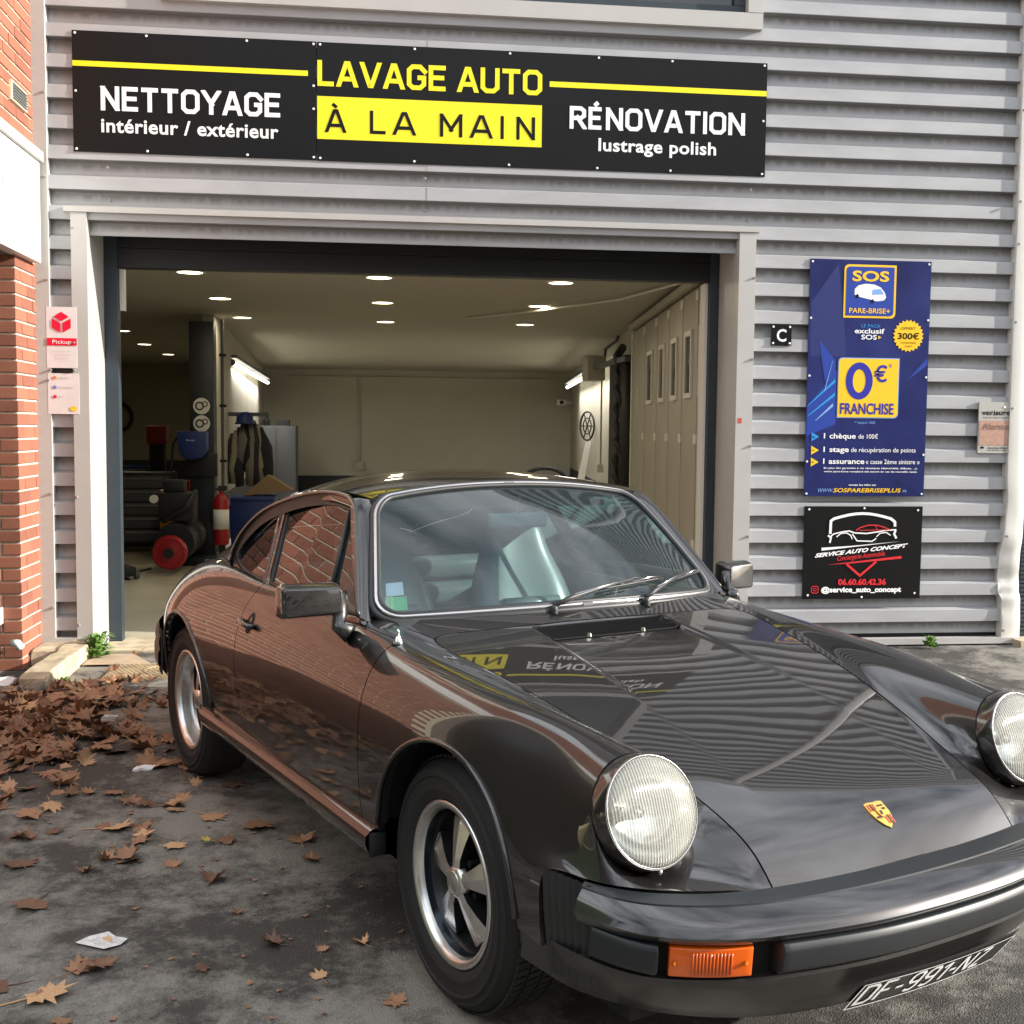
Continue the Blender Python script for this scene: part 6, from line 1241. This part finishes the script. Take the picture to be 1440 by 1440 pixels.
an = (-.41, -.684, .846); MB().lathe([(0, .045), (.003, .044), (.0045, .036), (.004, .028), (.009, .020), (.014, .008), (.015, 0), (0, 0)], 16, 'Z', an).build('antenna_mount', m_chr, car, smooth=True); MB().lathe([(.017, .004), (.019, -.002), (0, -.004)], 16, 'Z', an).build('antenna_base', m_rub, car, smooth=True)
# wipers
for y0, sa, ta, sb, tb in ((-.13, .10, .075, .60, .13), (.23, .62, .10, .985, .17)):
    xb_ = -.46-.1*abs(y0)**1.5; b0 = Vector((xb_, y0, .889)); w_ = MB().lathe([(0, .024), (.009, .022), (.012, .012), (.012, -.004)], 12, 'Z', tuple(b0)).build('wiper', m_rub, car, smooth=True)
    p1 = b0+Vector((0, 0, .022)); sm, tm = sa+(sb-sa)*.45, ta+(tb-ta)*.45; tgt = WS(sm, tm, .030)
    MB().tube([p1, p1.lerp(tgt, .22)+Vector((.002, 0, .008)), p1.lerp(tgt, .55)+Vector((0, 0, .006)), tgt], [.008, .0085, .005, .0035], 8).build('arm', m_rub, w_, smooth=True)
    MB().tube([p1.lerp(tgt, .25)+Vector((.002, 0, .014)), p1.lerp(tgt, .6)+Vector((0, 0, .009)), tgt+Vector((0, 0, .003))], .0022, 6).build('spring', m_bra, w_, smooth=True)
    bl = [WS(sa+(sb-sa)*k/8, ta+(tb-ta)*k/8, .010) for k in range(9)]; MB().tube(bl, .0042, 6).build('blade', m_rub, w_, smooth=True)
    for q0, q1, q2 in ((0, 2, 4), (4, 6, 8), (2, 4, 6)): h_ = .012 if q0 != 2 else .020; MB().tube([bl[q0]+Vector((.003, 0, .004)), bl[q1]+Vector((.006, 0, h_)), bl[q2]+Vector((.003, 0, .004))], .0026, 6).build('blade_bridge', m_bra if q0 != 2 else m_rub, w_, smooth=True)
# number plate on the valance
pc = Vector((.876, -.005, .288)); up = Vector((.593, 0, .805)).normalized(); nrm = Vector((up.z, 0, -up.x)); acr = Vector((0, 1, 0))
def platept(a, b, off): # a to the viewer's right = car's left = +y
    bend = -.22*(a*a); return pc+acr*a*.95+up*b+nrm*(off+.004)+Vector((bend, 0, 0))
def plate_quad(name, x0, z0, x1, z1, off, m, parent, n=12):
    off += .010
    vs = []; 
    for i in range(n+1): a = x0+(x1-x0)*i/n; vs += [tuple(platept(a, z0, off)), tuple(platept(a, z1, off))]
    return MB().add(vs, [(i*2, i*2+2, i*2+3, i*2+1) for i in range(n)]).build(name, m, parent)
pl_ = plate_quad('number_plate', -.255, -.050, .255, .050, 0, mat('plate_black', (.008, .008, .008), .3), car)
for a, b, c, d in ((-.255, -.050, .255, -.046), (-.255, .046, .255, .050), (-.255, -.046, -.251, .046), (.251, -.046, .255, .046)): plate_quad('border', a, b, c, d, .0012, m_swht, pl_, 12)
mb = MB(); cxp = -.238
for ch in 'DF-991-NZ':
    wd, st = LET[ch]; sc_ = .070
    for pl in st: 
        tmp = MB(); ribbon(tmp, [(cxp+p[0]*sc_*.86, -.031+p[1]*sc_) for p in pl], .0095, 0, lambda a, b: (a, b)); mb.add([tuple(platept(v[0], v[2], .0116-v[1]*.3)) for v in tmp.v], tmp.f)
    cxp += wd*sc_*.86+.017
mb.build('lettering', m_swht, pl_)
plate_quad('mount', -.262, -.02, .262, .066, -.003, m_gap, pl_)
# ---- mirrors and handles
for s in (-1, 1):
    def mm_(x, y, z): return (x, s*y, z)
    ya, yb_, za, zb, xo = (.742, .930, .893, .992, -.045) if s < 0 else (.745, .885, .870, .975, -.06)
    F0 = [(-.600+xo, ya+.012, za+.012), (-.612+xo, yb_-.014, za+.010), (-.618+xo, yb_-.006, za+.018), (-.620+xo, yb_-.006, zb-.016), (-.616+xo, yb_-.014, zb-.008), (-.606+xo, ya+.02, zb-.010), (-.60+xo, ya+.010, zb-.018), (-.598+xo, ya+.006, za+.02)]
    B0 = [(-.650+xo, ya+.002, za), (-.650+xo, yb_-.010, za), (-.652+xo, yb_, za+.010), (-.652+xo, yb_, zb-.010), (-.650+xo, yb_-.010, zb), (-.650+xo, ya+.012, zb), (-.648+xo, ya, zb-.010), (-.648+xo, ya-.002, za+.010)]
    b2 = [(x-.03, y, z) for x, y, z in B0]; n = 8
    vs = [mm_(*p) for p in F0+B0+b2]; fs = [tuple(range(8))]+[(k*8+i, k*8+(i+1) % 8, (k+1)*8+(i+1) % 8, (k+1)*8+i) for k in range(2) for i in range(8)]+[tuple(16+i for i in range(7, -1, -1))]
    mr_ = MB().add(vs, fs).build('wing_mirror', m_paint, doors[s], bevel=.006, seg=3)
    gv = [mm_(-.6815+xo, y, z) for y, z in ((ya+.01, za+.01), (yb_-.01, za+.01), (yb_-.01, zb-.01), (ya+.01, zb-.01))]; MB().add(gv, [(0, 1, 2, 3)]).build('mirror_glass', m_chr, mr_)
    MB().tube([mm_(-.625+xo, ya+.015, zb-.03), mm_(-.622+xo, ya+.01, za+.01), mm_(-.60+xo, .765, .868), mm_(-.575+xo, .738, .848)], [.022, .024, .021, .030], 14).build('mirror_stem', m_paint, mr_, smooth=True)
    hy = skin_y(-1.38, .765, s)
    hd = MB().tube([mm_(-1.455, hy+.006, .770), mm_(-1.44, hy+.022, .770), mm_(-1.38, hy+.026, .768), mm_(-1.345, hy+.022, .766), mm_(-1.335, hy+.004, .765)], [.010, .010, .009, .010, .011], 10).build('door_handle', m_paint, doors[s], smooth=True)
    mbx = MB(); 
    n = 20; vs = [mm_(-1.392+.030*math.cos(a), skin_y(-1.392+.03*math.cos(a), .768+.036*math.sin(a), s)+.0012, .768+.036*math.sin(a)) for a in np.linspace(0, 2*math.pi, n, endpoint=False)]; mbx.add(vs, [tuple(range(n))]); mbx.build('handle_recess', m_gap, hd)
m_dash = mat('dash_black', (.03, .034, .034), .5)
# ---- cabin
MB().box(-1.95, -.64, .34, -.55, .64, .40).build('cabin_floor', m_carpet, car)
MB().prism([(-.56, .62), (-.50, .86), (-.56, .885), (-.70, .885), (-.80, .86), (-.82, .74), (-.72, .62)], -.62, .62).build('dashboard', m_dash, car, bevel=.012)
sw = bpy.data.objects.new('steering_wheel', None); C.objects.link(sw); sw.parent = car; sw.location = (-.90, .37, .735); sw.rotation_euler = (0, R(-68), 0)
MB().tube([(.18*math.cos(a), .18*math.sin(a), 0) for a in np.linspace(0, 2*math.pi, 40, endpoint=False)], .011, 8, closed=True).build('wheel_rim', m_rub, sw, smooth=True)
MB().lathe([(0, .02), (.05, .018), (.065, 0), (.05, -.02)], 20, 'Z').build('hub', m_leath, sw, smooth=True)
for a in (R(180), R(0), R(90), R(-90)): MB().tube([(0, 0, 0), (.18*math.cos(a), .18*math.sin(a), 0)], .01, 6).build('spoke', m_leath, sw)
def seat(y, name='front_seat', dx=0):
    t = bpy.data.objects.new(name, None); C.objects.link(t); t.parent = car; t.location = (-1.32+dx, y, .385)
    def cushion(nm, secs, m=m_leath):
        # secs: list of (x, z, halfwidth, thickness)
        bm = bmesh.new(); rings = []
        for (x, z, w_, th) in secs:
            prof = [(-w_, 0), (-w_*.97, th*.6), (-w_*.72, th), (-w_*.25, th*.88), (w_*.25, th*.88), (w_*.72, th), (w_*.97, th*.6), (w_, 0), (w_*.8, -th*.7), (-w_*.8, -th*.7)]
            rings.append([bm.verts.new((x+p[1]*.97, p[0], z+p[1]*.18)) for p in prof])
        for a, b in zip(rings[:-1], rings[1:]):
            for i in range(10): bm.faces.new((a[i], a[(i+1) % 10], b[(i+1) % 10], b[i]))
        bm.faces.new(rings[0][::-1]); bm.faces.new(rings[-1]); bmesh.ops.recalc_face_normals(bm, faces=bm.faces)
        me = bpy.data.meshes.new(nm); bm.to_mesh(me); bm.free(); o = link(nm, me, t, m, True); md = o.modifiers.new('s', 'SUBSURF'); md.levels = 2; md.render_levels = 2; return o
    cushion('backrest', [(.10, .10, .23, .07), (.06, .25, .235, .08), (.0, .42, .225, .08), (-.035, .52, .19, .07), (-.055, .60, .145, .06), (-.075, .68, .135, .055), (-.09, .725, .11, .045), (-.095, .74, .05, .02)])
    for k in range(4): MB().tube([(.115+.06-.028*k, -.12, .20+.07*k), (.112+.06-.028*k, 0, .20+.07*k), (.115+.06-.028*k, .12, .20+.07*k)], .024, 8).build('pleat', m_leath, t, smooth=True)
    MB().box(.05, -.23, -.06, .55, .23, .10).build('cushion', m_leath, t, bevel=.05, seg=4)
seat(-.34); seat(.245, dx=.03)
rs = bpy.data.objects.new('rear_seat', None); C.objects.link(rs); rs.parent = car; rs.location = (-1.95, 0, .5)
for s in (-1, 1):
    for k in range(3): MB().box(-.02-.02*k, s*.33-.27, .08+.11*k, .09-.03*k, s*.33+.27, .18+.11*k).build('cushion', m_leath, rs, bevel=.04, seg=3)
MB().box(-2.3, -.45, .82, -2.02, .45, .86).build('parcel_shelf', m_carpet, car, bevel=.01)
for s in (-1, 1):
    MB().box(-1.45, s*.63, .42, -.60, s*.66, .87).build('door_card', mat('door_card_tan', (.30, .25, .18), .6), car, bevel=.01)
im = MB().box(-.99, -.075, 1.103, -.965, .165, 1.158).build('interior_mirror', mat('mirror_shell', (.25, .27, .27), .4), car, bevel=.012, seg=3); MB().tube([(-.975, .045, 1.15), (-.955, .045, 1.22)], .008, 8).build('stem', m_chr, im)
MB().box(-1.75, -.48, 1.17, -1.05, .48, 1.19).build('headliner', mat('headliner', (.35, .34, .32), .9), car, bevel=.02)
# paper stickers inside the windscreen's lower near corner
def sticker(s0, t0, s1, t1, m): MB().add([tuple(WS(a, b, -.005)) for a, b in ((s0, t0), (s1, t0), (s1, t1), (s0, t1))], [(0, 1, 2, 3)]).build('sticker', m, wsg)
sticker(-.955, .17, -.875, .27, mat('stk_white', (.6, .68, .75), .5)); sticker(-.945, .06, -.865, .16, mat('stk_green', (.10, .55, .25), .5)); sticker(-.96, .05, -.925, .165, mat('stk_pale', (.45, .62, .35), .5))
